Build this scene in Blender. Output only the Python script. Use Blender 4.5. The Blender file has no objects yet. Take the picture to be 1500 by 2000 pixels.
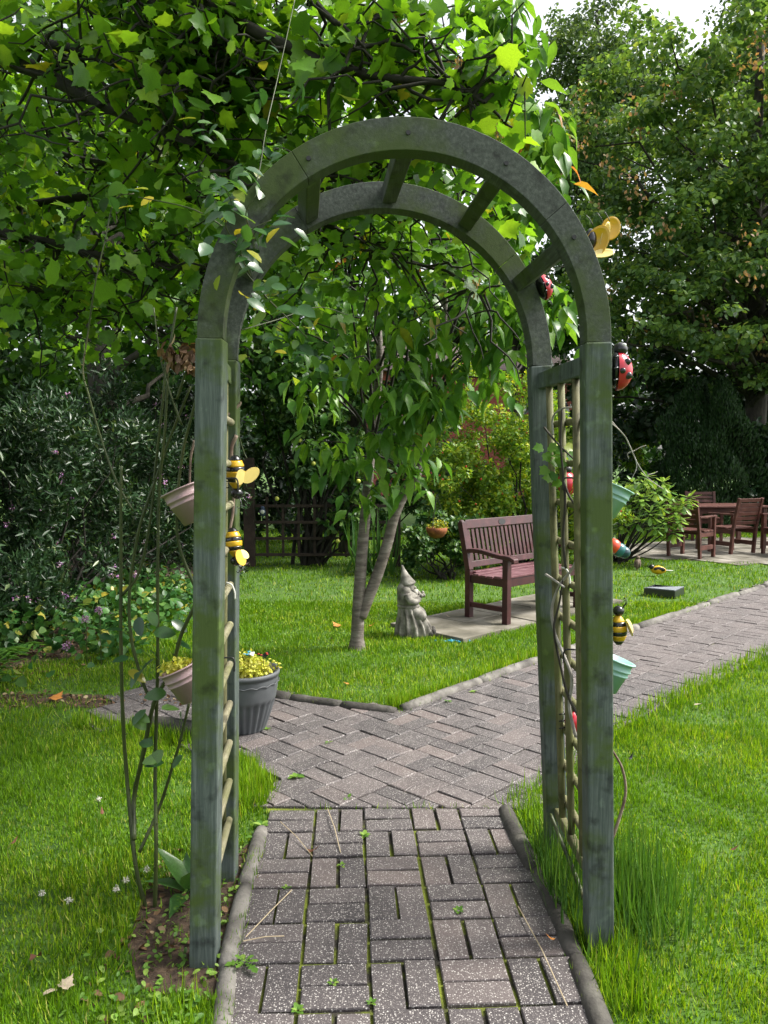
import bpy, math, random
import numpy as np
from mathutils import Vector, Matrix

random.seed(7)
rng = np.random.default_rng(7)
PI = math.pi
scene = bpy.context.scene
col = scene.collection

# ------------------------------------------------------------------ camera, sky, sun, exposure
CAM_H = 1.51
PITCH = math.atan(100 / 1500)
cam_d = bpy.data.cameras.new('camera')
cam = bpy.data.objects.new('camera', cam_d)
col.objects.link(cam)
cam.location = (0, 0, CAM_H)
cam.rotation_euler = (PI / 2 - PITCH, 0, 0)
cam_d.sensor_width = 36
cam_d.lens = 27.0
cam_d.clip_start = 0.05
cam_d.clip_end = 500
scene.camera = cam

SUN_EL = math.radians(50)
SUN_AZ = math.radians(6)          # measured from +X towards +Y
sun_dir = Vector((math.cos(SUN_EL) * math.cos(SUN_AZ), math.cos(SUN_EL) * math.sin(SUN_AZ), math.sin(SUN_EL)))
world = bpy.data.worlds.new('World')
scene.world = world
world.use_nodes = True
wn = world.node_tree.nodes
wl = world.node_tree.links
bgn = wn['Background']
sky = wn.new('ShaderNodeTexSky')
sky.sky_type = 'NISHITA'
sky.sun_disc = False
sky.sun_elevation = SUN_EL
sky.sun_rotation = PI / 2 - SUN_AZ
sky.air_density = 1.0
sky.dust_density = 4.0
hs = wn.new('ShaderNodeHueSaturation')
hs.inputs['Saturation'].default_value = 0.22     # a thin white cloud cover
wl.new(sky.outputs[0], hs.inputs['Color'])
wl.new(hs.outputs[0], bgn.inputs['Color'])
bgn.inputs['Strength'].default_value = 0.15
sun_l = bpy.data.lights.new('sun', 'SUN')
sun_l.energy = 3.0
sun_l.angle = math.radians(14)
sun_l.color = (1.0, 0.95, 0.86)
sun = bpy.data.objects.new('sun', sun_l)
col.objects.link(sun)
sun.rotation_euler = (-sun_dir).to_track_quat('-Z', 'Y').to_euler()
scene.view_settings.view_transform = 'Standard'
scene.view_settings.look = 'None'
scene.view_settings.exposure = 1.3
scene.view_settings.gamma = 1.0
scene.render.engine = 'CYCLES'
scene.cycles.use_denoising = True
scene.cycles.max_bounces = 8
scene.cycles.transmission_bounces = 4
scene.cycles.diffuse_bounces = 4
scene.cycles.caustics_reflective = False
scene.cycles.caustics_refractive = False


# ------------------------------------------------------------------ pixel (of the 1500x2000 photo) to place
def ray(x, y):
    a, b = (x - 750) / 1500, (1000 - y) / 1500
    c, s = math.cos(PITCH), math.sin(PITCH)
    return Vector((a, c + b * s, -s + b * c))


def g(x, y, z=0.0):
    d = ray(x, y)
    t = (z - CAM_H) / d.z
    return Vector((d.x * t, d.y * t, z))


def at(x, y, Y):
    d = ray(x, y)
    t = Y / d.y
    return Vector((d.x * t, Y, CAM_H + d.z * t))


# ------------------------------------------------------------------ materials
def ramp_node(nt, stops, interp='LINEAR'):
    r = nt.nodes.new('ShaderNodeValToRGB')
    r.color_ramp.interpolation = interp
    els = r.color_ramp.elements
    while len(els) < len(stops):
        els.new(0.5)
    for e, (p, c) in zip(els, stops):
        e.position = p
        e.color = (*c, 1) if len(c) == 3 else c
    return r


def base_mat(name):
    m = bpy.data.materials.new(name)
    m.use_nodes = True
    nt = m.node_tree
    return m, nt, nt.nodes['Principled BSDF']


def noise_mat(name, stops, scale=8, detail=6, rough=0.7, bump=0.2, stretch=(1, 1, 1), spec=0.4, world_co=False,
              bump_scale=None, dist=0.0, coat=0.0, bdist=0.01):
    m, nt, p = base_mat(name)
    n, l = nt.nodes, nt.links
    if world_co:
        geo = n.new('ShaderNodeNewGeometry')
        src = geo.outputs['Position']
    else:
        tc = n.new('ShaderNodeTexCoord')
        src = tc.outputs['Object']
    mp = n.new('ShaderNodeMapping')
    mp.inputs['Scale'].default_value = stretch
    l.new(src, mp.inputs['Vector'])
    t = n.new('ShaderNodeTexNoise')
    t.inputs['Scale'].default_value = scale
    t.inputs['Detail'].default_value = detail
    t.inputs['Distortion'].default_value = dist
    l.new(mp.outputs[0], t.inputs['Vector'])
    r = ramp_node(nt, stops)
    l.new(t.outputs['Fac'], r.inputs[0])
    l.new(r.outputs[0], p.inputs['Base Color'])
    p.inputs['Roughness'].default_value = rough
    p.inputs['Specular IOR Level'].default_value = spec
    p.inputs['Coat Weight'].default_value = coat
    if bump:
        t2 = n.new('ShaderNodeTexNoise')
        t2.inputs['Scale'].default_value = bump_scale or scale * 4
        t2.inputs['Detail'].default_value = 5
        l.new(mp.outputs[0], t2.inputs['Vector'])
        b = n.new('ShaderNodeBump')
        b.inputs['Strength'].default_value = bump
        b.inputs['Distance'].default_value = bdist
        l.new(t2.outputs['Fac'], b.inputs['Height'])
        l.new(b.outputs[0], p.inputs['Normal'])
    return m


def plain(name, c, rough=0.4, spec=0.5, var=0.12):
    """paint or plastic with a little dirt in it"""
    d = tuple(v * (1 - var) for v in c)
    return noise_mat(name, [(0.3, d), (0.65, c)], scale=25, rough=rough, bump=0.04, spec=spec, bdist=0.002)


def leaf_mat(name, stops, transl=0.4, rough=0.42, spec=0.35, tint=(1.25, 1.15, 0.5)):
    m, nt, p = base_mat(name)
    n, l = nt.nodes, nt.links
    a = n.new('ShaderNodeAttribute')
    a.attribute_name = 'rnd'
    oi = n.new('ShaderNodeObjectInfo')
    ad = n.new('ShaderNodeMath')
    ad.operation = 'ADD'
    l.new(a.outputs['Fac'], ad.inputs[0])
    l.new(oi.outputs['Random'], ad.inputs[1])
    fr = n.new('ShaderNodeMath')
    fr.operation = 'FRACT'
    l.new(ad.outputs[0], fr.inputs[0])
    r = ramp_node(nt, stops)
    l.new(fr.outputs[0], r.inputs[0])
    # veins and blotches, fine relief only
    tc = n.new('ShaderNodeTexCoord')
    t = n.new('ShaderNodeTexNoise')
    t.inputs['Scale'].default_value = 30
    l.new(tc.outputs['Object'], t.inputs['Vector'])
    mr = n.new('ShaderNodeMapRange')
    mr.inputs['From Min'].default_value = 0.3
    mr.inputs['From Max'].default_value = 0.7
    mr.inputs['To Min'].default_value = 0.8
    mr.inputs['To Max'].default_value = 1.15
    l.new(t.outputs['Fac'], mr.inputs['Value'])
    mul = n.new('ShaderNodeVectorMath')
    mul.operation = 'SCALE'
    l.new(r.outputs[0], mul.inputs[0])
    l.new(mr.outputs[0], mul.inputs['Scale'])
    l.new(mul.outputs[0], p.inputs['Base Color'])
    p.inputs['Roughness'].default_value = rough
    p.inputs['Specular IOR Level'].default_value = spec
    tr = n.new('ShaderNodeBsdfTranslucent')
    tm = n.new('ShaderNodeVectorMath')
    tm.operation = 'MULTIPLY'
    tm.inputs[1].default_value = tint
    l.new(mul.outputs[0], tm.inputs[0])
    l.new(tm.outputs[0], tr.inputs['Color'])
    mx = n.new('ShaderNodeMixShader')
    mx.inputs[0].default_value = transl
    l.new(p.outputs[0], mx.inputs[1])
    l.new(tr.outputs[0], mx.inputs[2])
    l.new(mx.outputs[0], n['Material Output'].inputs['Surface'])
    return m


M = {}
M['sycamore'] = leaf_mat('sycamore leaf', [(0, (.05, .145, .012)), (.45, (.105, .25, .018)), (.8, (.165, .34, .022)), (.985, (.24, .40, .03)), (1, (.35, .32, .03))], .52, .36, .6)
M['cherry'] = leaf_mat('cherry leaf', [(0, (.055, .16, .025)), (.5, (.095, .23, .03)), (.975, (.16, .31, .04)), (.99, (.3, .28, .03)), (1, (.45, .13, .06))], .45, .36)
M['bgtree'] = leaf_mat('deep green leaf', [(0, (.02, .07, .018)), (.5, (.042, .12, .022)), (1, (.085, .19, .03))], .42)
M['apple'] = leaf_mat('apple leaf', [(0, (.03, .09, .025)), (.6, (.06, .14, .035)), (1, (.12, .20, .04))], .35)
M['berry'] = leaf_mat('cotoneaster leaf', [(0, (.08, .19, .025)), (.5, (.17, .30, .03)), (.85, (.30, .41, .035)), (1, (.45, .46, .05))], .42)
M['hebe'] = leaf_mat('hebe leaf', [(0, (.010, .03, .010)), (.6, (.022, .055, .02)), (.94, (.045, .09, .035)), (1, (.16, .21, .09))], .2, .35)
M['hebefl'] = leaf_mat('hebe flower', [(0, (.25, .07, .30)), (.5, (.45, .22, .5)), (.8, (.6, .42, .6)), (1, (.7, .65, .68))], .3, .6)
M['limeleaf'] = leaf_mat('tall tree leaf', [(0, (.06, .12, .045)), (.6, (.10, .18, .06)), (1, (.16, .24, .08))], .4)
M['sycright'] = leaf_mat('big sycamore leaf', [(0, (.055, .12, .045)), (.5, (.115, .22, .065)), (.9, (.19, .31, .075)), (1, (.28, .36, .09))], .42)
M['samara'] = leaf_mat('winged seeds', [(0, (.25, .2, .08)), (1, (.35, .2, .12))], .4, .6)
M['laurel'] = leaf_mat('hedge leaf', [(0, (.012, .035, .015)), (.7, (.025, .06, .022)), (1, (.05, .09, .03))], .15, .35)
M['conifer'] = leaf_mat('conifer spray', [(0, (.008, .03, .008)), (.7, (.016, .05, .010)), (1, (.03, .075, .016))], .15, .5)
M['rhodo'] = leaf_mat('rhododendron leaf', [(0, (.08, .18, .04)), (.5, (.16, .29, .06)), (1, (.30, .42, .07))], .3, .25, .6)
M['rose'] = leaf_mat('rose leaf', [(0, (.02, .07, .025)), (.6, (.05, .13, .035)), (.93, (.1, .2, .04)), (1, (.45, .36, .03))], .35, .28, .6)
M['rose_y'] = leaf_mat('yellowing rose leaf', [(0, (.1, .2, .03)), (.6, (.3, .34, .03)), (1, (.55, .42, .03))], .4, .4)
M['grass'] = leaf_mat('grass blade', [(0, (.06, .15, .005)), (.45, (.13, .27, .007)), (.8, (.20, .35, .009)), (.96, (.30, .42, .02)), (1, (.42, .40, .12))], .4, .5, .3, (1.2, 1.15, .4))
M['tallgrass'] = leaf_mat('long grass', [(0, (.04, .12, .015)), (.7, (.08, .19, .025)), (1, (.15, .26, .04))], .35, .5)
M['weed'] = leaf_mat('weed leaf', [(0, (.06, .15, .02)), (.6, (.13, .25, .035)), (1, (.22, .33, .06))], .35, .5)
M['dock'] = leaf_mat('dock leaf', [(0, (.04, .12, .03)), (1, (.07, .17, .035))], .3, .3, .5)
M['cover'] = leaf_mat('ground cover leaf', [(0, (.025, .09, .02)), (.55, (.05, .14, .03)), (.9, (.10, .2, .04)), (1, (.35, .3, .04))], .3, .4)
M['sedum'] = leaf_mat('golden sedum', [(0, (.3, .36, .03)), (.6, (.5, .5, .06)), (1, (.65, .62, .16))], .35, .5)
M['fern'] = leaf_mat('fern frond', [(0, (.05, .15, .02)), (1, (.11, .24, .03))], .4, .5)
M['deadleaf'] = leaf_mat('dead leaf', [(0, (.07, .04, .022)), (.5, (.13, .075, .04)), (.85, (.2, .12, .06)), (1, (.34, .27, .16))], .2, .7)
M['strap'] = leaf_mat('strap leaf', [(0, (.03, .1, .02)), (1, (.08, .18, .03))], .3, .4)

M['bark'] = noise_mat('dark bark', [(.3, (.02, .018, .014)), (.6, (.05, .045, .035)), (.8, (.08, .085, .06))], 14, 8, .9, .7, (1, 1, .35))
M['twig'] = noise_mat('dark twig', [(.3, (.012, .011, .009)), (.7, (.03, .027, .02))], 20, 4, .85, .3)
M['cherrybark'] = noise_mat('cherry bark', [(.25, (.045, .035, .03)), (.5, (.12, .10, .085)), (.7, (.2, .18, .155)), (.85, (.06, .05, .04))], 9, 8, .6, .5, (1, 1, 4.5))
M['cane'] = noise_mat('rose cane', [(.3, (.02, .03, .008)), (.55, (.042, .058, .014)), (.8, (.055, .034, .018))], 12, 4, .5, .2, (1, 1, .3))
M['dry'] = noise_mat('dry stem', [(.3, (.10, .06, .045)), (.7, (.3, .23, .18))], 16, 4, .8, .3)
M['greycane'] = noise_mat('grey twig', [(.3, (.18, .16, .14)), (.7, (.36, .34, .31))], 16, 4, .8, .3)


def wood_mat(name, c0, c1, c2, moss, axis=2, moss_amt=.62):
    """weathered, algae-stained stain finish with grain along one axis"""
    m, nt, p = base_mat(name)
    n, l = nt.nodes, nt.links
    geo = n.new('ShaderNodeNewGeometry')
    mp = n.new('ShaderNodeMapping')
    sc = [28, 28, 28]
    sc[axis] = 1.6
    mp.inputs['Scale'].default_value = sc
    l.new(geo.outputs['Position'], mp.inputs['Vector'])
    gr = n.new('ShaderNodeTexNoise')
    gr.inputs['Scale'].default_value = 3.0
    gr.inputs['Detail'].default_value = 8
    gr.inputs['Roughness'].default_value = .7
    l.new(mp.outputs[0], gr.inputs['Vector'])
    r = ramp_node(nt, [(.28, c0), (.5, c1), (.75, c2)])
    l.new(gr.outputs['Fac'], r.inputs[0])
    ms = n.new('ShaderNodeTexNoise')
    ms.inputs['Scale'].default_value = 3.2
    ms.inputs['Detail'].default_value = 9
    ms.inputs['Roughness'].default_value = .65
    l.new(geo.outputs['Position'], ms.inputs['Vector'])
    mr = ramp_node(nt, [(.46, (0, 0, 0)), (moss_amt, (1, 1, 1))])
    l.new(ms.outputs['Fac'], mr.inputs[0])
    mx = n.new('ShaderNodeMix')
    mx.data_type = 'RGBA'
    l.new(mr.outputs[0], mx.inputs[0])
    l.new(r.outputs[0], mx.inputs[6])
    mx.inputs[7].default_value = (*moss, 1)
    # small pale lichen flecks and dark weather stains
    fl = n.new('ShaderNodeTexNoise')
    fl.inputs['Scale'].default_value = 17
    fl.inputs['Detail'].default_value = 8
    l.new(geo.outputs['Position'], fl.inputs['Vector'])
    fr = ramp_node(nt, [(.3, (.35, .35, .36)), (.43, (1, 1, 1)), (.62, (1, 1, 1)), (.72, (1.7, 1.75, 1.6))])
    l.new(fl.outputs['Fac'], fr.inputs[0])
    m2 = n.new('ShaderNodeMix')
    m2.data_type = 'RGBA'
    m2.blend_type = 'MULTIPLY'
    m2.inputs[0].default_value = .8
    l.new(mx.outputs[2], m2.inputs[6])
    l.new(fr.outputs[0], m2.inputs[7])
    l.new(m2.outputs[2], p.inputs['Base Color'])
    p.inputs['Roughness'].default_value = .72
    p.inputs['Specular IOR Level'].default_value = .3
    b = n.new('ShaderNodeBump')
    b.inputs['Strength'].default_value = .35
    b.inputs['Distance'].default_value = .004
    l.new(gr.outputs['Fac'], b.inputs['Height'])
    l.new(b.outputs[0], p.inputs['Normal'])
    return m


M['post'] = wood_mat('weathered green grey post', (.032, .044, .040), (.075, .095, .087), (.15, .175, .16), (.058, .088, .022), 2, .58)
M['archwood'] = wood_mat('weathered arch timber', (.030, .034, .030), (.060, .069, .060), (.115, .128, .112), (.050, .072, .020), 1, .6)
M['lattice'] = wood_mat('mossy lattice pole', (.05, .045, .02), (.13, .125, .06), (.23, .22, .13), (.10, .11, .035))
M['slat_grey'] = wood_mat('bare grey lattice rung', (.11, .10, .06), (.22, .20, .13), (.33, .31, .23), (.15, .15, .07), 1)
M['bench'] = noise_mat('oxblood stained wood', [(.25, (.022, .005, .007)), (.55, (.048, .010, .012)), (.8, (.09, .028, .032))], 9, 7, .48, .15, (1, 1, 1), .5, bdist=.003)
M['patio_wood'] = noise_mat('red brown stained wood', [(.25, (.035, .012, .010)), (.55, (.085, .028, .02)), (.8, (.15, .075, .06))], 7, 6, .5, .15, bdist=.003)
M['seat'] = noise_mat('paler red seat slat', [(.25, (.07, .022, .028)), (.55, (.14, .06, .07)), (.8, (.22, .13, .14))], 9, 7, .38, .15, bdist=.003)  # seat slats take a paler red than the bench frame
M['trellis'] = noise_mat('dark trellis wood', [(.3, (.018, .012, .01)), (.7, (.05, .032, .025))], 12, 4, .8, .3)
M['iron'] = plain('black iron', (.012, .012, .013), .5)
M['concrete'] = noise_mat('weathered edging', [(.25, (.04, .036, .032)), (.5, (.12, .112, .10)), (.7, (.2, .19, .17)), (.85, (.07, .075, .05))], 9, 9, .9, .6, world_co=True)
M['darkconcrete'] = noise_mat('dark concrete edging', [(.25, (.022, .02, .018)), (.5, (.05, .046, .04)), (.75, (.10, .095, .08))], 9, 9, .85, .6, world_co=True)  # darker tones of the edging colour, also used for the gnome's boots
M['slab'] = noise_mat('stained paving slab', [(.3, (.045, .042, .03)), (.45, (.11, .10, .075)), (.58, (.19, .175, .145)), (.75, (.3, .28, .25))], 2.6, 12, .8, .3, world_co=True, bump_scale=40, bdist=.003)
M['soil'] = noise_mat('soil and litter', [(.25, (.02, .013, .008)), (.55, (.055, .035, .022)), (.75, (.11, .075, .045))], 30, 8, .95, 1.0, world_co=True, bump_scale=60)
M['statue'] = noise_mat('cast stone', [(.3, (.045, .042, .035)), (.48, (.15, .14, .12)), (.65, (.30, .285, .25))], 14, 10, .85, .5, bdist=.004)
M['greypot'] = noise_mat('grey plastic pot', [(.3, (.06, .065, .07)), (.7, (.10, .108, .115))], 6, 5, .55, .1)
M['pink'] = plain('dusty pink pot', (.35, .24, .25), .45)
M['mint'] = plain('pale mint pot', (.27, .48, .43), .4)
M['red'] = plain('red enamel', (.42, .012, .028), .22, .6)
M['black'] = plain('black enamel', (.008, .008, .009), .25, .6)
M['yellow'] = plain('yellow enamel', (.62, .36, .012), .3, .6)
M['cream'] = plain('cream yellow wing', (.75, .58, .2), .4)
M['white'] = plain('white paint', (.75, .75, .72), .5)
M['teal'] = plain('teal enamel', (.025, .13, .14), .25, .6)
M['darkteal'] = plain('dark teal enamel', (.012, .045, .06), .25, .6)
M['orange'] = plain('orange red enamel', (.6, .06, .02), .3, .6)
M['tray'] = plain('black plastic tray', (.02, .022, .025), .28, .6)
M['brownbird'] = noise_mat('brown feather paint', [(.3, (.04, .03, .022)), (.7, (.2, .15, .11))], 30, 5, .8, .1)
M['bluebird'] = plain('slate blue paint', (.05, .08, .15), .6)
M['blue'] = plain('bright blue glass', (.01, .28, .5), .3, .6)
M['terracotta'] = noise_mat('rusty basket', [(.3, (.10, .028, .012)), (.7, (.3, .10, .03))], 20, 5, .8, .3)
M['apple_fruit'] = plain('yellow green apple', (.45, .48, .08), .4)
M['berryfruit'] = plain('red berry', (.5, .03, .015), .3)
M['roof'] = noise_mat('dark roof tile', [(.3, (.06, .045, .04)), (.7, (.12, .09, .08))], 6, 5, .9, .3)
M['glass'] = plain('window glass', (.03, .035, .04), .08, .8)
M['traylid'] = plain('grey plastic lid', (.24, .26, .3), .35, .6)
M['tie'] = plain('pale cable tie', (.6, .6, .56), .5)


def paver_mat():
    m, nt, p = base_mat('paver')
    n, l = nt.nodes, nt.links
    geo = n.new('ShaderNodeNewGeometry')
    oi = n.new('ShaderNodeObjectInfo')
    at_ = n.new('ShaderNodeAttribute')
    at_.attribute_name = 'rnd'
    ad = n.new('ShaderNodeMath')
    ad.operation = 'ADD'
    l.new(oi.outputs['Random'], ad.inputs[0])
    l.new(at_.outputs['Fac'], ad.inputs[1])
    fr = n.new('ShaderNodeMath')
    fr.operation = 'FRACT'
    l.new(ad.outputs[0], fr.inputs[0])
    r = ramp_node(nt, [(0, (.046, .040, .042)), (.4, (.066, .057, .058)), (.75, (.086, .073, .073)), (1, (.108, .086, .082))])
    l.new(fr.outputs[0], r.inputs[0])
    # worn and damp blotches
    b1 = n.new('ShaderNodeTexNoise')
    b1.inputs['Scale'].default_value = 3.5
    b1.inputs['Detail'].default_value = 9
    b1.inputs['Roughness'].default_value = .65
    l.new(geo.outputs['Position'], b1.inputs['Vector'])
    br = ramp_node(nt, [(.3, (.6, .6, .62)), (.55, (1, 1, 1)), (.75, (1.3, 1.28, 1.25))])
    l.new(b1.outputs['Fac'], br.inputs[0])
    m1 = n.new('ShaderNodeMix')
    m1.data_type = 'RGBA'
    m1.blend_type = 'MULTIPLY'
    m1.inputs[0].default_value = 1
    l.new(r.outputs[0], m1.inputs[6])
    l.new(br.outputs[0], m1.inputs[7])
    # pale aggregate chips
    prev = m1.outputs[2]
    for sc, thr, c in ((150, .2, (.36, .34, .32)), (300, .24, (.22, .2, .19)), (95, .12, (.45, .43, .41))):
        v = n.new('ShaderNodeTexVoronoi')
        v.inputs['Scale'].default_value = sc
        l.new(geo.outputs['Position'], v.inputs['Vector'])
        lt = n.new('ShaderNodeMapRange')
        lt.inputs['From Min'].default_value = thr
        lt.inputs['From Max'].default_value = thr + .14
        lt.inputs['To Min'].default_value = 1
        lt.inputs['To Max'].default_value = 0
        l.new(v.outputs['Distance'], lt.inputs['Value'])
        sp = n.new('ShaderNodeSeparateColor')
        l.new(v.outputs['Color'], sp.inputs[0])
        gt = n.new('ShaderNodeMath')
        gt.operation = 'GREATER_THAN'
        gt.inputs[1].default_value = .45
        l.new(sp.outputs[0], gt.inputs[0])
        mu = n.new('ShaderNodeMath')
        mu.operation = 'MULTIPLY'
        l.new(lt.outputs[0], mu.inputs[0])
        l.new(gt.outputs[0], mu.inputs[1])
        mx = n.new('ShaderNodeMix')
        mx.data_type = 'RGBA'
        l.new(mu.outputs[0], mx.inputs[0])
        l.new(prev, mx.inputs[6])
        mx.inputs[7].default_value = (*c, 1)
        prev = mx.outputs[2]
    l.new(prev, p.inputs['Base Color'])
    p.inputs['Roughness'].default_value = .62
    p.inputs['Specular IOR Level'].default_value = .45
    b = n.new('ShaderNodeBump')
    b.inputs['Strength'].default_value = .5
    b.inputs['Distance'].default_value = .003
    nn = n.new('ShaderNodeTexNoise')
    nn.inputs['Scale'].default_value = 160
    nn.inputs['Detail'].default_value = 5
    l.new(geo.outputs['Position'], nn.inputs['Vector'])
    l.new(nn.outputs['Fac'], b.inputs['Height'])
    l.new(b.outputs[0], p.inputs['Normal'])
    return m


M['paver'] = paver_mat()
M['bed'] = noise_mat('sand, soil and moss in the joints', [(.34, (.010, .009, .007)), (.44, (.025, .022, .014)), (.5, (.07, .085, .010)), (.62, (.13, .16, .014)), (.8, (.08, .12, .015))], 5.5, 9, .95, .9, world_co=True, bump_scale=90)
M['ground'] = noise_mat('turf base', [(.3, (.03, .07, .008)), (.55, (.05, .11, .010)), (.75, (.08, .11, .025))], 6, 8, .95, .5, world_co=True)


def brick_mat():
    m, nt, p = base_mat('red brickwork')
    n, l = nt.nodes, nt.links
    tc = n.new('ShaderNodeTexCoord')
    mp = n.new('ShaderNodeMapping')
    mp.inputs['Rotation'].default_value = (PI / 2, 0, 0)
    l.new(tc.outputs['Object'], mp.inputs['Vector'])
    b = n.new('ShaderNodeTexBrick')
    b.inputs['Scale'].default_value = 4.4
    b.inputs['Color1'].default_value = (.36, .075, .05, 1)
    b.inputs['Color2'].default_value = (.25, .05, .04, 1)
    b.inputs['Mortar'].default_value = (.3, .25, .22, 1)
    b.inputs['Mortar Size'].default_value = .012
    l.new(mp.outputs[0], b.inputs['Vector'])
    l.new(b.outputs['Color'], p.inputs['Base Color'])
    p.inputs['Roughness'].default_value = .9
    return m


M['brick'] = brick_mat()


# ------------------------------------------------------------------ mesh helpers
class MB:
    def __init__(self):
        self.v, self.f = [], []

    def add(self, vs, fs):
        o = len(self.v)
        self.v += [tuple(p) for p in vs]
        self.f += [tuple(i + o for i in f) for f in fs]
        return self

    def box(self, c, s, rot=None):
        c = Vector(c)
        hx, hy, hz = s[0] / 2, s[1] / 2, s[2] / 2
        vs = [Vector((x, y, z)) for z in (-hz, hz) for x, y in ((-hx, -hy), (hx, -hy), (hx, hy), (-hx, hy))]
        if rot is not None:
            vs = [rot @ p for p in vs]
        return self.add([p + c for p in vs], [(3, 2, 1, 0), (4, 5, 6, 7), (0, 1, 5, 4), (1, 2, 6, 5), (2, 3, 7, 6), (3, 0, 4, 7)])

    def beam(self, a, b, w, h, up=(0, 0, 1), w2=None, h2=None):
        """bar from a to b; w across, h along 'up'"""
        a, b = Vector(a), Vector(b)
        d = (b - a).normalized()
        u = Vector(up)
        s = d.cross(u).normalized()
        u = s.cross(d).normalized()
        vs = []
        for p, ww, hh in ((a, w, h), (b, w2 or w, h2 or h)):
            vs += [p + s * x * ww / 2 + u * y * hh / 2 for x, y in ((-1, -1), (1, -1), (1, 1), (-1, 1))]
        return self.add(vs, [(0, 1, 2, 3), (7, 6, 5, 4), (0, 4, 5, 1), (1, 5, 6, 2), (2, 6, 7, 3), (3, 7, 4, 0)])

    def tube(self, pts, rad, n=8, cap=True):
        pts = [Vector(p) for p in pts]
        if not hasattr(rad, '__len__'):
            rad = [rad] * len(pts)
        ref = Vector((.31, .17, .93))
        vs, fs = [], []
        k = len(pts)
        u = None
        for i, p in enumerate(pts):
            d = (pts[min(i + 1, k - 1)] - pts[max(i - 1, 0)])
            d = d.normalized() if d.length > 1e-9 else Vector((0, 0, 1))
            if u is None:
                u = d.cross(ref)
                if u.length < 1e-3:
                    u = d.cross(Vector((1, 0, 0)))
            else:
                u = u - d * u.dot(d)
            u.normalize()
            w = d.cross(u)
            for j in range(n):
                a = 2 * PI * j / n
                vs.append(p + (u * math.cos(a) + w * math.sin(a)) * rad[i])
        for i in range(k - 1):
            for j in range(n):
                a, b = i * n + j, i * n + (j + 1) % n
                fs.append((a, b, b + n, a + n))
        if cap:
            fs.append(tuple(range(n - 1, -1, -1)))
            fs.append(tuple((k - 1) * n + j for j in range(n)))
        return self.add(vs, fs)

    def loft(self, rings, cap=True):
        """rings: lists of points, all of one length"""
        n = len(rings[0])
        vs = [p for r in rings for p in r]
        fs = []
        for i in range(len(rings) - 1):
            for j in range(n):
                a, b = i * n + j, i * n + (j + 1) % n
                fs.append((a, b, b + n, a + n))
        if cap:
            fs.append(tuple(range(n - 1, -1, -1)))
            fs.append(tuple((len(rings) - 1) * n + j for j in range(n)))
        return self.add(vs, fs)

    def lathe(self, prof, n=24, mat=None, cap=True):
        rings = []
        for r, z in prof:
            rings.append([Vector((r * math.cos(2 * PI * j / n), r * math.sin(2 * PI * j / n), z)) for j in range(n)])
        if mat is not None:
            rings = [[mat @ p for p in r] for r in rings]
        return self.loft(rings, cap)

    def ball(self, c, r, mat=None, n=14, k=9, lo=-PI / 2, hi=PI / 2):
        if not hasattr(r, '__len__'):
            r = (r, r, r)
        rings = []
        for i in range(k + 1):
            t = lo + (hi - lo) * i / k
            t = min(max(t, -PI / 2 + .05), PI / 2 - .05)
            ring = []
            for j in range(n):
                a = 2 * PI * j / n
                p = Vector((r[0] * math.cos(t) * math.cos(a), r[1] * math.cos(t) * math.sin(a), r[2] * math.sin(t)))
                if mat is not None:
                    p = mat @ p
                ring.append(p + Vector(c))
            rings.append(ring)
        return self.loft(rings)

    def build(self, name, mat, parent=None, origin=None, smooth=False, bevel=0):
        if origin is None:
            origin = Vector((0, 0, 0))
        me = bpy.data.meshes.new(name)
        ox, oy, oz = origin
        me.from_pydata([(x - ox, y - oy, z - oz) for x, y, z in self.v], [], self.f)
        me.materials.append(mat)
        if smooth:
            me.polygons.foreach_set('use_smooth', [True] * len(me.polygons))
        me.update()
        return link(name, me, parent, bevel)


def link(name, me, parent=None, bevel=0):
    o = bpy.data.objects.new(name, me)
    col.objects.link(o)
    if parent is not None:
        o.parent = parent
    if bevel:
        b = o.modifiers.new('bevel', 'BEVEL')
        b.width = bevel
        b.segments = 2
        b.limit_method = 'ANGLE'
    return o


def tag(o, label, cat=None, group=None, kind=None):
    o['label'] = label
    if cat:
        o['category'] = cat
    if group:
        o['group'] = group
    if kind:
        o['kind'] = kind
    return o


def thing(name, loc, label, cat, group=None, rz=0.0):
    o = bpy.data.objects.new(name, None)
    o.empty_display_size = .05
    col.objects.link(o)
    o.location = loc
    o.rotation_euler = (0, 0, rz)
    return tag(o, label, cat, group)


def part(name, mb, mat, root, smooth=False, bevel=0, parent=None):
    """mesh given in world coordinates, hung under a thing that is only translated"""
    return mb.build(name, M[mat], parent or root, root.location, smooth, bevel)


def catmull(pts, k=6):
    pts = [Vector(p) for p in pts]
    if len(pts) < 3:
        return pts
    e = [pts[0] * 2 - pts[1]] + pts + [pts[-1] * 2 - pts[-2]]
    out = []
    for i in range(1, len(e) - 2):
        a, b, c, d = e[i - 1], e[i], e[i + 1], e[i + 2]
        for j in range(k):
            t = j / k
            out.append(.5 * ((2 * b) + (c - a) * t + (2 * a - 5 * b + 4 * c - d) * t * t + (3 * b - a - 3 * c + d) * t ** 3))
    out.append(pts[-1])
    return out


def taper(r0, r1, n):
    return [r0 + (r1 - r0) * i / (n - 1) for i in range(n)]


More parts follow.
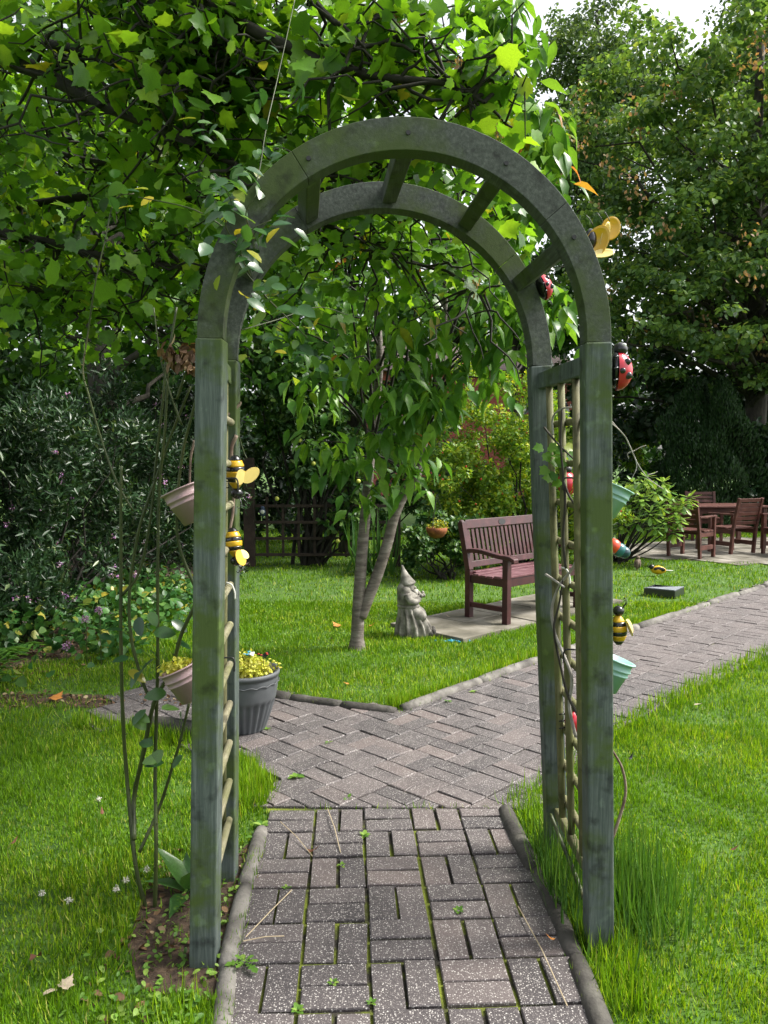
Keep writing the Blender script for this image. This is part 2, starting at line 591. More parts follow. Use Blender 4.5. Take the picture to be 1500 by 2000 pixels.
# ------------------------------------------------------------------ leaves
def tmpl(half, fold=.12, droop=.25, centre=None, curl=0.0):
    """symmetric leaf from its right-hand outline, base at 0, tip at y=1"""
    pts = [(x, y) for x, y in half]
    left = [(-x, y) for x, y in half[1:-1]][::-1]
    out = pts + left
    cy = centre if centre is not None else .45
    P = [(0, cy)] + out
    v = np.array([(x, y, fold * abs(x) - droop * y * y + curl * (abs(x) ** 2)) for x, y in P], dtype=np.float64)
    n = len(out)
    f = np.array([(0, 1 + i, 1 + (i + 1) % n) for i in range(n)], dtype=np.int64)
    return v, f


T_MAPLE = tmpl([(0, 0), (.2, -.07), (.34, .02), (.52, .10), (.45, .22), (.5, .36), (.64, .56), (.42, .56), (.33, .62), (.25, .78), (.14, .78), (0, 1.0)], .10, .22, .3)
T_CHERRY = (np.array([(0, 0, 0), (.17, .28, .03), (0, .3, -.03), (-.17, .28, .03), (.2, .52, -.03), (0, .55, -.1), (-.2, .52, -.03), (.09, .8, -.2), (0, .8, -.24), (-.09, .8, -.2), (0, 1, -.36)], dtype=float),
            np.array([(0, 1, 2), (0, 2, 3), (1, 4, 5), (1, 5, 2), (2, 5, 6), (2, 6, 3), (4, 7, 8), (4, 8, 5), (5, 8, 9), (5, 9, 6), (7, 10, 8), (8, 10, 9)]))
T_LOBED = tmpl([(0, 0), (.10, .12), (.05, .2), (.2, .34), (.08, .4), (.26, .58), (.12, .62), (.2, .82), (0, 1)], .1, .25, .45)
T_OVAL = tmpl([(0, 0), (.22, .15), (.32, .45), (.2, .8), (0, 1)], .18, .2, .5)
T_RHODO = tmpl([(0, 0), (.08, .2), (.19, .55), (.15, .85), (0, 1)], -.15, .22, .55)
T_DIA = (np.array([(0, 0, 0), (.33, .45, .06), (0, 1, -.12), (-.33, .45, .06)], dtype=float), np.array([(0, 1, 2), (0, 2, 3)]))
T_HEXA = (np.array([(0, 0, 0), (.42, .2, .05), (.36, .62, 0), (0, 1, -.15), (-.36, .62, 0), (-.42, .2, .05)], dtype=float), np.array([(0, 1, 2), (0, 2, 3), (0, 3, 4), (0, 4, 5)]))
T_LANCE = (np.array([(0, 0, 0), (.15, .45, .03), (0, 1, -.1), (-.15, .45, .03)], dtype=float), np.array([(0, 1, 2), (0, 2, 3)]))
T_BLADE = (np.array([(-.5, 0, 0), (.5, 0, 0), (-.38, .55, .06), (.38, .55, .06), (0, 1, .28)], dtype=float), np.array([(0, 1, 3), (0, 3, 2), (2, 3, 4)]))
T_BALL = (np.array([(0, 0, -.5), (.5, 0, 0), (0, .5, 0), (-.5, 0, 0), (0, -.5, 0), (0, 0, .5)], dtype=float),
          np.array([(0, 2, 1), (0, 3, 2), (0, 4, 3), (0, 1, 4), (5, 1, 2), (5, 2, 3), (5, 3, 4), (5, 4, 1)]))


def unit(a):
    return a / np.maximum(np.linalg.norm(a, axis=1, keepdims=True), 1e-9)


def frames(d, n):
    """rotation matrices with column y = d, column z about n"""
    d = unit(d)
    s = np.cross(d, n)
    bad = np.linalg.norm(s, axis=1) < 1e-4
    s[bad] = np.cross(d[bad], np.array([.3, .8, .5]))
    s = unit(s)
    z = np.cross(s, d)
    return np.stack([s, d, z], axis=2)


def raw_mesh(name, V, F, mats, rnd=None):
    me = bpy.data.meshes.new(name)
    me.vertices.add(len(V))
    me.vertices.foreach_set('co', V.astype(np.float32).ravel())
    nf = len(F)
    me.loops.add(nf * 3)
    me.polygons.add(nf)
    me.loops.foreach_set('vertex_index', F.astype(np.int32).ravel())
    me.polygons.foreach_set('loop_start', np.arange(0, nf * 3, 3, dtype=np.int32))
    me.polygons.foreach_set('loop_total', np.full(nf, 3, dtype=np.int32))
    for m in mats:
        me.materials.append(m)
    me.update(calc_edges=True)
    a = me.attributes.new('rnd', 'FLOAT', 'POINT')
    if rnd is None:
        rnd = np.zeros(len(V))
    a.data.foreach_set('value', rnd.astype(np.float32))
    return me


def leaves(root, P, R, S, T, mat, name='foliage', n_parts=0, part_name='leaf', rnd=None, parent=None, stuff=True, widths=None):
    """leaves at world points P with frames R and lengths S; the nearest n_parts in view become objects of their own"""
    o = np.array(root.location) if root is not None else np.zeros(3)
    N = len(P)
    S = np.broadcast_to(S, (N,)).astype(float)
    if rnd is None:
        rnd = rng.random(N)
    keep = np.ones(N, bool)
    if n_parts:
        px, py = P[:, 0] / np.maximum(P[:, 1], .1), (P[:, 2] - CAM_H) / np.maximum(P[:, 1], .1)
        inview = (np.abs(px) < .5) & (py < .6) & (py > -.76) & (P[:, 1] > .5)
        score = np.where(inview, S / np.maximum(P[:, 1], .3), -1)
        idx = np.argsort(-score)[:n_parts]
        idx = idx[score[idx] > 0]
        keep[idx] = False
        me = raw_mesh(part_name, T[0], T[1], [M[mat]])
        me.polygons.foreach_set('use_smooth', [True] * len(me.polygons))
        for i in idx:
            ob = bpy.data.objects.new(part_name, me)
            col.objects.link(ob)
            ob.parent = parent or root
            m3 = Matrix(R[i].tolist()) * S[i]
            ob.matrix_basis = Matrix.Translation(Vector(P[i] - o)) @ m3.to_4x4()
    P, R, S, rnd = P[keep], R[keep], S[keep], rnd[keep]
    if len(P) == 0:
        return None
    tv, tf = T
    TV = np.broadcast_to(tv, (len(P), *tv.shape)).copy()
    TV *= S[:, None, None]
    if widths is not None:
        TV[:, :, 0] *= (widths[keep] / S)[:, None]
    V = np.einsum('nij,nkj->nki', R, TV) + (P - o)[:, None, :]
    k = len(tv)
    F = tf[None] + (np.arange(len(P)) * k)[:, None, None]
    me = raw_mesh(name, V.reshape(-1, 3), F.reshape(-1, 3), [M[mat]], np.repeat(rnd, k))
    ob = link(name, me, parent or root)
    if stuff:
        ob['kind'] = 'stuff'
    return ob


def cloud(centres, radii, n, up=.6, out=.5, rand=.7, droop=.3):
    """n leaf points in gaussian clumps: positions, frames"""
    centres = np.asarray(centres, float)
    radii = np.asarray(radii, float)
    if radii.ndim == 1:
        radii = np.repeat(radii[:, None], 3, 1)
    w = radii.prod(axis=1) ** (2 / 3)
    i = rng.choice(len(centres), n, p=w / w.sum())
    q = unit(rng.normal(size=(n, 3))) * (rng.random((n, 1)) ** .45)
    P = centres[i] + q * radii[i]
    nrm = unit(np.array([0, 0, up]) + q * out + rng.normal(size=(n, 3)) * rand * .5)
    d = unit(q * .6 + rng.normal(size=(n, 3)) * .7 - np.array([0, 0, droop]))
    return P, frames(d, nrm)


def lobes(c, r, n, rough=.25, inner=.35, zmin=None, flat=1.0, clump=(.14, .26)):
    """clump centres through an uneven ellipsoid"""
    c, r = np.asarray(c, float), np.asarray(r, float)
    q = unit(rng.normal(size=(n, 3)))
    ph = rng.random(6) * 6.28
    bump = 1 + rough * (np.sin(3 * q[:, 0] + ph[0]) + np.sin(4 * q[:, 1] + ph[1]) + np.sin(3.5 * q[:, 2] * 2 + ph[2])) / 2
    t = inner + (1 - inner) * rng.random(n) ** .6
    C = c + q * r * (bump * t)[:, None]
    s = rng.uniform(clump[0], clump[1], n) * r.mean()
    if zmin is not None:
        k = C[:, 2] > zmin
        C, s = C[k], s[k]
    R = np.stack([s, s, s * flat], 1)
    return C, R


def wiggle(a, b, n=6, amp=.08, sag=0.0):
    a, b = Vector(a), Vector(b)
    L = (b - a).length
    out = []
    for i in range(n + 1):
        t = i / n
        p = a.lerp(b, t)
        e = math.sin(t * PI) ** .7 if 0 < i < n else 0
        p += Vector((random.uniform(-1, 1), random.uniform(-1, 1), random.uniform(-1, 1))) * amp * L * .5 * e
        p.z -= sag * math.sin(t * PI) * L
        out.append(p)
    return out

M['whitepetal'] = leaf_mat('white petal', [(0, (.6, .58, .55)), (1, (.8, .78, .76))], .25, .7)
M['drystalk'] = plain('dry straw stalk', (.38, .31, .2), .8)
for t_, c_f in ((97, (.36, .3, .21)), (72, (.5, .2, .04)), (10, (.15, .06, .03))):
    M['fallen%d' % t_] = noise_mat('fallen leaf %d' % t_, [(.3, tuple(v * .6 for v in c_f)), (.7, c_f)], 30, 5, .75, .2)

# ================================================================== THE SETTING
mb = MB()
NG = 40
mb.add([(-120, -60, 0), (120, -60, 0), (120, 180, 0), (-120, 180, 0)], [(0, 1, 2, 3)])
ground = mb.build('ground', M['ground'])
tag(ground, 'green turf ground under the whole garden', 'ground', kind='structure')


def poly_in(px, py, poly):
    px, py = np.asarray(px), np.asarray(py)
    inside = np.zeros(px.shape, bool)
    n = len(poly)
    for i in range(n):
        x0, y0 = poly[i][0], poly[i][1]
        x1, y1 = poly[(i + 1) % n][0], poly[(i + 1) % n][1]
        if y0 == y1:
            continue
        c = ((y0 > py) != (y1 > py)) & (px < (x1 - x0) * (py - y0) / (y1 - y0) + x0)
        inside ^= c
    return inside


def sheet(name, poly, z, mat, label, cat):
    b = MB()
    b.add([(x, y, z) for x, y in poly], [tuple(range(len(poly)))])
    o = b.build(name, M[mat])
    return tag(o, label, cat, kind='structure')


# the near path runs away from the camera, then meets a path that crosses on the diagonal
LLOG = [g(x, y).xy for x, y in ((436, 1985), (449, 1880), (470, 1790), (494, 1700), (516, 1625))]
RLOG = [g(x, y).xy for x, y in ((1168, 1990), (1122, 1870), (1085, 1780), (1052, 1710), (1020, 1648), (992, 1588))]
LLOG = [LLOG[0] + (LLOG[0] - LLOG[1]) * 3] + LLOG
RLOG = [RLOG[0] + (RLOG[0] - RLOG[1]) * 3] + RLOG
LEFT_K = [(p.x + .022, p.y) for p in LLOG] + [(LLOG[-1].x + .02, 3.2)]
RIGHT_K = [(p.x - .022, p.y) for p in RLOG[:-1]] + [(.515, 3.23)]
KERB_R = [(.122, 4.495), (.374, 4.77), (1.149, 5.60), (1.93, 6.42), (3.078, 7.58), (4.54, 9.05), (6.2, 10.7)]
KERB_L = [(.106, 4.468), (-.265, 4.60), (-.737, 4.80), (-1.2, 5.02), (-1.6, 5.2)]
BOT_R = [(.526, 3.24), (.95, 3.80), (1.32, 4.28), (2.087, 5.08), (3.068, 6.05), (4.6, 7.6), (7.6, 10.6)]
BOT_L = [(-.515, 3.2), (-.47, 3.42), (-.62, 3.70), (-.80, 3.90), (-1.04, 4.10), (-1.33, 4.22), (-1.75, 4.40)]
front_poly = LEFT_K + RIGHT_K[::-1]
cross_poly = KERB_L[::-1] + KERB_R + [(7.9, 11.2)] + BOT_R[::-1] + BOT_L
PATH_POLYS = [front_poly, cross_poly]

bed = MB()
bed.add([(x, y, .004) for x, y in front_poly], [tuple(range(len(front_poly)))])
# the crossing path as convex strips so that the sheet triangulates cleanly
import bmesh
bm = bmesh.new()
bmf = bm.faces.new([bm.verts.new((x, y, .0045)) for x, y in cross_poly])
bmf2 = bm.faces.new([bm.verts.new((x, y, .004)) for x, y in front_poly])
bmesh.ops.triangulate(bm, faces=bm.faces[:])
me = bpy.data.meshes.new('garden_path')
bm.to_mesh(me)
bm.free()
me.materials.append(M['bed'])
path = link('garden_path', me)
tag(path, 'block paved garden path with mossy joints running under the arch and off to the right', 'path', kind='structure')

PAV = []      # convex outlines (list of 2D points), heading


def clip(poly, p, n):
    """keep the side of the line through p where (q-p).n >= 0"""
    out = []
    for i in range(len(poly)):
        a, b = Vector(poly[i]), Vector(poly[(i + 1) % len(poly)])
        da, db = (a - p).dot(n), (b - p).dot(n)
        if da >= 0:
            out.append(a)
        if da * db < 0:
            out.append(a + (b - a) * (da / (da - db)))
    return out


def weave(origin, ang, i0, i1, j0, j1, mod, joint, clips, poly, start=0, jx=None, keep_part=False):
    e = Vector((math.cos(ang), math.sin(ang)))
    f = Vector((-math.sin(ang), math.cos(ang)))
    for i in range(i0, i1):
        for j in range(j0, j1):
            for k in range(2):
                jt = joint
                gx = jx(i) if jx else 0
                if (i + j + start) % 2:
                    x0, x1 = 0, mod
                    y0, y1 = (0, mod / 2) if k == 0 else (mod / 2, mod)
                else:
                    y0, y1 = 0, mod
                    x0, x1 = (0, mod / 2) if k == 0 else (mod / 2, mod)
                c = Vector(((x0 + x1) / 2, (y0 + y1) / 2))
                hx, hy = (x1 - x0) / 2 - jt / 2, (y1 - y0) / 2 - jt / 2
                rot = random.gauss(0, .010)
                c += Vector((random.gauss(0, .0018), random.gauss(0, .0018)))
                q = []
                for sx, sy in ((-1, -1), (1, -1), (1, 1), (-1, 1)):
                    lx, ly = sx * hx, sy * hy
                    lx, ly = lx * math.cos(rot) - ly * math.sin(rot), lx * math.sin(rot) + ly * math.cos(rot)
                    w = origin + e * (i * mod + c.x + lx) + f * (j * mod + c.y + ly)
                    q.append(w)
                cen = sum(q, Vector((0, 0))) / 4
                for p_, n_ in clips:
                    if q:
                        q = clip(q, p_, n_)
                if len(q) < 3:
                    continue
                ar = abs(sum(q[t].x * q[(t + 1) % len(q)].y - q[(t + 1) % len(q)].x * q[t].y for t in range(len(q)))) / 2
                if ar < .0012:
                    continue
                if not poly_in([cen.x], [cen.y], poly)[0]:
                    if (poly is front_poly and ar < .003) or sum(bool(poly_in([v.x], [v.y], poly)[0]) for v in q) < 2:
                        continue
                PAV.append(q)


SEAM_P, SEAM_N = Vector((0, 3.225)), Vector((.02, 1)).normalized()
weave(Vector((-.0905, 3.222)), math.radians(2.6), -3, 4, -11, 0, .2035, .0115,
      [(SEAM_P - SEAM_N * .006, -SEAM_N), (LLOG[2], Vector((LLOG[5].y - LLOG[2].y, LLOG[2].x - LLOG[5].x)).normalized()), (RLOG[2], Vector((RLOG[2].y - RLOG[5].y, RLOG[5].x - RLOG[2].x)).normalized())], front_poly, 0)
D_ANG = math.radians(45.8)
D_O = Vector((.122, 4.50)) + Vector((math.sin(D_ANG), -math.cos(D_ANG))) * .04
weave(D_O, D_ANG, -13, 42, -12, 12, .2035, .0055, [(SEAM_P + SEAM_N * .006, SEAM_N)], cross_poly, 1)


def clip_edge(q, line, inside_pt):
    return q


PAV = [q for q in PAV if len(q) >= 3]
cent = [sum(q, Vector((0, 0))) / len(q) for q in PAV]
vis = [(c.length if abs(c.x) < .5 * c.y + .1 and c.y > 1.85 else c.length + 50) for c in cent]
order = sorted(range(len(PAV)), key=lambda i: vis[i])


def paver_geo(q, z, tilt):
    """block with chamfered top edge"""
    c = sum(q, Vector((0, 0))) / len(q)
    n = len(q)
    vs = []
    for s, h in ((1.0, -.03), (1.0, z - .004), (.968, z)):
        for p in q:
            r = p - c
            L = r.length
            k = s if s == 1.0 else max(.5, 1 - .0042 / max(L, .01))
            w = c + r * k
            vs.append((w.x, w.y, h + (tilt[0] * r.x + tilt[1] * r.y if h > 0 else 0)))
    fs = []
    for lv in range(2):
        for i in range(n):
            a, b = lv * n + i, lv * n + (i + 1) % n
            fs.append((a, b, b + n, a + n))
    fs.append(tuple(2 * n + i for i in range(n)))
    return vs, fs


rest = MB()
for r_, i in enumerate(order):
    q = PAV[i]
    a = sum(q[t].x * q[(t + 1) % len(q)].y - q[(t + 1) % len(q)].x * q[t].y for t in range(len(q)))
    if a < 0:
        q = q[::-1]
    vs, fs = paver_geo(q, .016 + random.gauss(0, .0016), (random.gauss(0, .012), random.gauss(0, .012)))
    if r_ < 300:
        b = MB()
        b.add(vs, fs)
        o = b.build('paver', M['paver'], path)
    else:
        rest.add(vs, fs)
if rest.v:
    o = rest.build('distant_paver', M['paver'], path)
    o['kind'] = 'stuff'


# rounded edging pieces along the path
def edging(pts, r, mat, n_piece, gap=.012, sink=.35, jitter=.006):
    pts = [Vector((p[0], p[1], 0)) for p in pts]
    L = [0]
    for a, b in zip(pts, pts[1:]):
        L.append(L[-1] + (b - a).length)

    def along(s):
        for i in range(len(pts) - 1):
            if s <= L[i + 1] or i == len(pts) - 2:
                t = (s - L[i]) / (L[i + 1] - L[i])
                return pts[i].lerp(pts[i + 1], t)
    for k in range(n_piece):
        s0, s1 = L[-1] * k / n_piece + gap / 2, L[-1] * (k + 1) / n_piece - gap / 2
        m = 9
        off = Vector((random.gauss(0, jitter), random.gauss(0, jitter), 0))
        rr = r * random.uniform(.92, 1.08)
        q, rad = [], []
        dz = random.gauss(0, jitter)
        for i in range(m):
            p = along(s0 + (s1 - s0) * i / (m - 1)) + off
            p.z = rr * (1 - 2 * sink) + dz * .4 + random.gauss(0, .0008)
            q.append(p)
            rad.append(rr * (1 + random.gauss(0, .012)))
        rad[0] *= .88
        rad[-1] *= .88
        MB().tube(q, rad, 12).build('edging_stone', M[mat], path, smooth=True)


edging(LLOG, .031, 'concrete', 4)
edging(RLOG, .034, 'darkconcrete', 4)
edging([(p[0] - .02, p[1] + .03) for p in KERB_R], .042, 'concrete', 11)
edging([(p[0] - .03, p[1] + .03) for p in KERB_L[:4]], .038, 'darkconcrete', 4)
edging([(-.80, 4.02), (-1.04, 4.13), (-1.33, 4.25)], .06, 'darkconcrete', 1, sink=.3)
edging([(p[0] + .03, p[1] - .03) for p in BOT_R[3:]], .03, 'concrete', 7, sink=.6)

# slabs under the bench, and the patio
b_front, b_back = g(990, 1228), g(907, 1213)
BL = Vector((.725, .689))                       # bench long axis
BD = Vector((-.689, .725))                      # towards its back
SL0 = Vector((.30, 6.62))
slab_root = thing('stone_slab_base', (1.2, 7.2, 0), 'grey stone slabs laid on the lawn under the red bench', 'paving')
SLABS = []
for i in range(-1, 4):
    for j in range(2):
        SLABS.append((i, j))
SO = Vector((b_front.x, b_front.y)) - BL * .20 - BD * .10
slab_poly = []
for i, j in SLABS:
    w, h = .52, .44
    c = SO + BL * (i * w + w / 2) + BD * (j * h + h / 2)
    rot = Matrix.Rotation(math.atan2(BL.y, BL.x) + random.gauss(0, .01), 3, 'Z')
    MB().box((c.x, c.y, .012 + random.gauss(0, .002)), (w - .012, h - .012, .05), rot).build('slab', M['slab'], slab_root, slab_root.location, bevel=.006)
for i, j in ((-1, 0), (3, 0), (3, 1), (-1, 1)):
    pass
slab_poly = [tuple(SO + BL * a + BD * b_) for a, b_ in ((-.52, 0), (2.08, 0), (2.08, .88), (-.52, .88))]

patio_poly = [(3.25, 12.1), (3.9, 11.85), (4.6, 11.55), (5.2, 11.15), (6.2, 10.9), (9.5, 10.9), (9.5, 16.0), (4.2, 13.75), (3.3, 13.1)]
patio = sheet('patio', patio_poly, .006, 'bed', 'paved patio carrying the red wooden table and chairs', 'patio')
psl = MB()
pc = Vector((5.5, 12.5))
pa = math.radians(30)
pe, pf = Vector((math.cos(pa), math.sin(pa))), Vector((-math.sin(pa), math.cos(pa)))
cnt = 0
for i in range(-8, 12):
    for j in range(-8, 9):
        c = pc + pe * (i * .46) + pf * (j * .46)
        if not poly_in([c.x], [c.y], patio_poly)[0]:
            continue
        MB().box((c.x, c.y, .004 + random.gauss(0, .002)), (.45, .45, .03), Matrix.Rotation(pa, 3, 'Z')).build('slab', M['slab'], patio)

# ------------------------------------------------------------------ the lawn itself
SHRUB_POLY = [(-8, 4.6), (-3.0, 5.1), (-2.35, 5.9), (-2.4, 7.0), (-2.5, 8.4), (-2.2, 9.6), (-1.9, 10.5), (-2.6, 13), (-9, 13)]
SOIL_POLY = [(-.70, 2.10), (-.46, 2.05), (-.49, 2.5), (-.52, 2.95), (-.66, 2.8), (-.84, 2.6), (-.80, 2.3)]


def grass_field(n, ylo, yhi, hgt, wid, name_parts, seed):
    r = np.random.default_rng(seed)
    y = ylo + (yhi - ylo) * r.random(n * 3)
    x = (r.random(n * 3) * 2 - 1) * (.60 * y + .7)
    wgt = (.60 * y + .7) / (.60 * yhi + .7)
    k = r.random(n * 3) < wgt
    for p in PATH_POLYS + [slab_poly, patio_poly]:
        k &= ~poly_in(x, y, p)
    k &= ~(poly_in(x, y, SHRUB_POLY) & (r.random(n * 3) < .97))
    k &= ~(poly_in(x, y, SOIL_POLY) & (r.random(n * 3) < .95))
    # thin and bare places
    pat = np.sin(x * 5.1 + np.sin(y * 3.7) * 2) * np.sin(y * 4.3 + np.sin(x * 2.9) * 2)
    k &= ~((pat > .75) & (r.random(n * 3) < .45))
    # a worn strip below the hedge on the left of the crossing path
    k &= ~((x < -.9) & (x > -2.6) & (np.abs(y - (4.75 + .1 * np.sin(x * 5))) < .13) & (r.random(n * 3) < .8))
    x, y = x[k][:n], y[k][:n]
    m = len(x)
    clum = .78 + .42 * np.sin(x * 7.3 + 1.3 * np.sin(y * 5.9)) * np.sin(y * 8.1 + 1.7 * np.sin(x * 4.7))
    S = hgt * clum * (.55 + .8 * r.random(m))
    az = r.random(m) * 2 * PI
    lean = .2 + 1.3 * r.random(m) ** 1.3
    d = np.stack([np.cos(az) * lean, np.sin(az) * lean, np.ones(m)], 1)
    nrm = np.stack([np.cos(az), np.sin(az), -lean], 1) * -1 + r.normal(size=(m, 3)) * .4
    P = np.stack([x, y, np.zeros(m)], 1)
    W = wid * (.7 + .6 * r.random(m)) * np.maximum(1, .0 + y / 2.6 * .62)
    tone = np.clip(.5 + .24 * np.sin(x * 2.3 + 2 * np.sin(y * 1.7)) * np.sin(y * 2.1) + r.normal(size=m) * .2, 0, .955)
    tone = np.where(r.random(m) < .03, .99, tone)
    return P, frames(d, nrm), S, W, tone


parts_g = [grass_field(150000, 1.35, 4.3, .042, .0040, None, 1), grass_field(105000, 4.3, 8.1, .046, .0042, None, 2), grass_field(80000, 8.1, 17, .048, .0046, None, 3)]
P_ = np.concatenate([a[0] for a in parts_g])
R_ = np.concatenate([a[1] for a in parts_g])
S_ = np.concatenate([a[2] for a in parts_g])
W_ = np.concatenate([a[3] for a in parts_g])
T_ = np.concatenate([a[4] for a in parts_g])
lawn = leaves(None, P_, R_, S_, T_BLADE, 'grass', 'lawn_grass', rnd=T_, widths=W_)
tag(lawn, 'short bright green lawn grass on both sides of the path', 'grass', kind='stuff')

# longer fringe of grass and small-leaved clover along the path edges
fr_p = []
for line, off, n in (([(-.46, 1.5), (-.48, 1.8), (-.5, 2.05)], -.05, 500), (RIGHT_K[1:], .085, 1700), (KERB_R[:5], None, 2600), (BOT_R[:6], None, 1500), (BOT_L, None, 1700), ([(-.6, 3.1), (-.56, 3.3), (-.52, 3.5), (-.7, 3.75)], -.02, 900)):
    for _ in range(n):
        i = random.randrange(len(line) - 1)
        a, b = Vector(line[i]), Vector(line[i + 1])
        p = a.lerp(b, random.random())
        d = (b - a).normalized()
        nn = Vector((-d.y, d.x))
        if line == RIGHT_K[1:]:
            p = p - nn * (off + random.uniform(-.03, .12))
        elif line[0] == KERB_R[0]:
            p = p + nn * random.uniform(.05, .16)
        elif line[0] == BOT_R[0]:
            p = p - nn * random.uniform(-.03, .12)
        elif line is BOT_L:
            p = p + nn * random.uniform(.02, .14) * (1 if True else 1)
        else:
            p = p + nn * random.uniform(0, .12)
        if any(poly_in([p.x], [p.y], q)[0] for q in PATH_POLYS) and line[0] != BOT_R[0]:
            continue
        fr_p.append((p.x, p.y, 0))
fr_p = np.array(fr_p)
m = len(fr_p)
az = rng.random(m) * 2 * PI
ln = .2 + rng.random(m)
fr = leaves(None, fr_p, frames(np.stack([np.cos(az) * ln, np.sin(az) * ln, np.ones(m)], 1), -np.stack([np.cos(az), np.sin(az), -ln], 1)),
            .05 + .06 * rng.random(m), T_BLADE, 'grass', 'grass_fringe', widths=np.maximum(.004, .0014 * fr_p[:, 1]))
tag(fr, 'longer grass fringe hanging over the path edging', 'grass', kind='stuff')

# bare soil with litter at the foot of the left post and below the hedge
sheet('soil_patch', SOIL_POLY, .003, 'soil', 'bare soil with dead leaves at the foot of the left arch post', 'soil')
sheet('shrub_bed', SHRUB_POLY, .002, 'soil', 'dark soil of the shrub bed on the left', 'soil')
sheet('worn_soil_strip', [(-2.7, 4.62), (-.9, 4.60), (-.85, 4.85), (-2.7, 4.9)], .0025, 'soil', 'worn soil strip across the lawn on the left', 'soil')
sheet('edge_soil', [(KERB_L[0][0] - .02, KERB_L[0][1] + .05), (KERB_L[1][0], KERB_L[1][1] + .04), (KERB_L[2][0], KERB_L[2][1] + .04), (KERB_L[2][0], KERB_L[2][1] + .13), (KERB_L[1][0], KERB_L[1][1] + .12), (KERB_L[0][0] - .03, KERB_L[0][1] + .12)], .003, 'soil', 'strip of bare soil behind the dark edging left of the path corner', 'soil')

# ================================================================== THE GARDEN ARCH
NLb, NLt = at(400, 1880, 2.23), at(414, 668, 2.23)
NRb, NRt = at(1169, 1845, 2.30), at(1163, 668, 2.30)
FLb, FLt = at(441, 1715, 2.70), at(444, 708, 2.70)
FRb, FRt = at(1088, 1665, 2.86), at(1053, 709, 2.86)
for p in (NLb, NRb, FLb, FRb):
    p.z = 0
zt = (NLt.z + NRt.z) / 2
for p in (NLt, NRt):
    p.z = zt
for p in (FLt, FRt):
    p.z = zt
arch = thing('garden_arch', (0, 2.6, 0), 'weathered green grey wooden garden arch with lattice sides spanning the paved path', 'garden arch')
PW = .078
ax = (NRt - NLt).normalized()


def post(b, t):
    b = Vector((b.x, b.y, -.03))
    return part('post', MB().beam(b, t, PW, PW, (0, 1, 0)), 'post', arch, bevel=.005)


for b, t in ((NLb, NLt), (NRb, NRt), (FLb, FLt), (FRb, FRt)):
    post(b, t)


def arch_pieces(l, r, rin, rout, depth, crown):
    """semicircle of three sawn timbers between post tops"""
    c = (l + r) / 2
    e = (r - l).normalized()
    hw = (r - l).length / 2
    y = Vector((-e.y, e.x, 0))
    cuts = [PI, math.radians(123), math.radians(40), 0]
    for k in range(3):
        rings = []
        a0, a1 = cuts[k] - .0006, cuts[k + 1] + .0006
        m = 18
        for i in range(m + 1):
            a = a0 + (a1 - a0) * i / m
            fat = 1 + .22 * math.sin(a) ** 2
            ring = []
            for rr, yy in ((-1, -1), (1, -1), (1, 1), (-1, 1)):
                rad = hw + rr * rin / 2 * fat
                p = c + e * (math.cos(a) * rad) + Vector((0, 0, 1)) * (math.sin(a) * rad * crown) + y * (yy * depth / 2)
                ring.append(p)
            rings.append(ring)
        part('arch_timber', MB().loft(rings), 'archwood', arch, bevel=.002)
    return c, e, hw, y


cn, en, hn, yn = arch_pieces(NLt, NRt, .073, 0, .066, 1.03)
cf, ef, hf, yf = arch_pieces(FLt, FRt, .073, 0, .066, 1.03)
for a in (31, 60, 90, 120, 149):
    t = math.radians(a)
    p = cn + en * math.cos(t) * hn + Vector((0, 0, math.sin(t) * hn * 1.03)) + yn * .034
    q = cf + ef * math.cos(t) * hf + Vector((0, 0, math.sin(t) * hf * 1.03)) - yf * .034
    rad = (en * math.cos(t) + Vector((0, 0, math.sin(t)))).normalized()
    part('crossbar', MB().beam(p, q, .05, .058, rad), 'archwood', arch, bevel=.004)
    h = p - yn * .034 * 2
    b = MB()
    b.tube([h + yn * .002, h - yn * .004], .0065, 10)
    part('bolt', b, 'iron', arch)

for (nb, nt_, fb, ft, side) in ((NLb, NLt, FLb, FLt, -1), (NRb, NRt, FRb, FRt, 1)):
    def lat(u, z):
        """point in the lattice plane: u from near to far post, z height"""
        s = z / zt
        a, b = nb.lerp(nt_, s), fb.lerp(ft, s)
        p = a.lerp(b, u)
        p.z = z
        return p
    d = (lat(1, 1) - lat(0, 1)).length
    e0 = (PW / 2) / d
    part('top_rail', MB().beam(lat(e0, zt - .055), lat(1 - e0, zt - .055), .035, .058), 'post', arch, bevel=.004)
    part('bottom_rail', MB().beam(lat(e0, .185), lat(1 - e0, .185), .026, .035), 'lattice', arch, bevel=.004)
    for k, u in enumerate((.31, .57, .80) if side > 0 else (.3, .55, .8)):
        part('lattice_upright', MB().tube([lat(u, .17), lat(u, .7), lat(u, 1.3), lat(u, zt - .08)], [.0125, .0135, .013, .0125], 10), 'lattice', arch, smooth=True)
    off = Vector((.021, 0, 0))
    for k in range(11):
        z = zt - .215 - k * .139
        if z < .22:
            break
        a, b = lat(e0 + .01, z) + off, lat(1 - e0 - (.02 if side > 0 else .06), z) + off
        w = (b - a).normalized()
        part('lattice_rung', MB().tube([a, a + w * .006, b - w * .010, b], [.009, .0125, .0125, .006], 10), 'lattice' if side > 0 else 'slat_grey', arch, smooth=True)

# ================================================================== FURNITURE
def benchframe(rt):
    return rt


# ---- red bench
ba = math.atan2(BL.y, BL.x)
bench = thing('garden_bench', (b_front.x, b_front.y, .03), 'dark red wooden slatted garden bench on stone slabs beside the lawn', 'bench', rz=ba)
L, D = 1.22, .50


def bp(name, b, mat='bench', bevel=.004, smooth=False, parent=None):
    return b.build(name, M[mat], parent or bench, None, smooth, bevel)


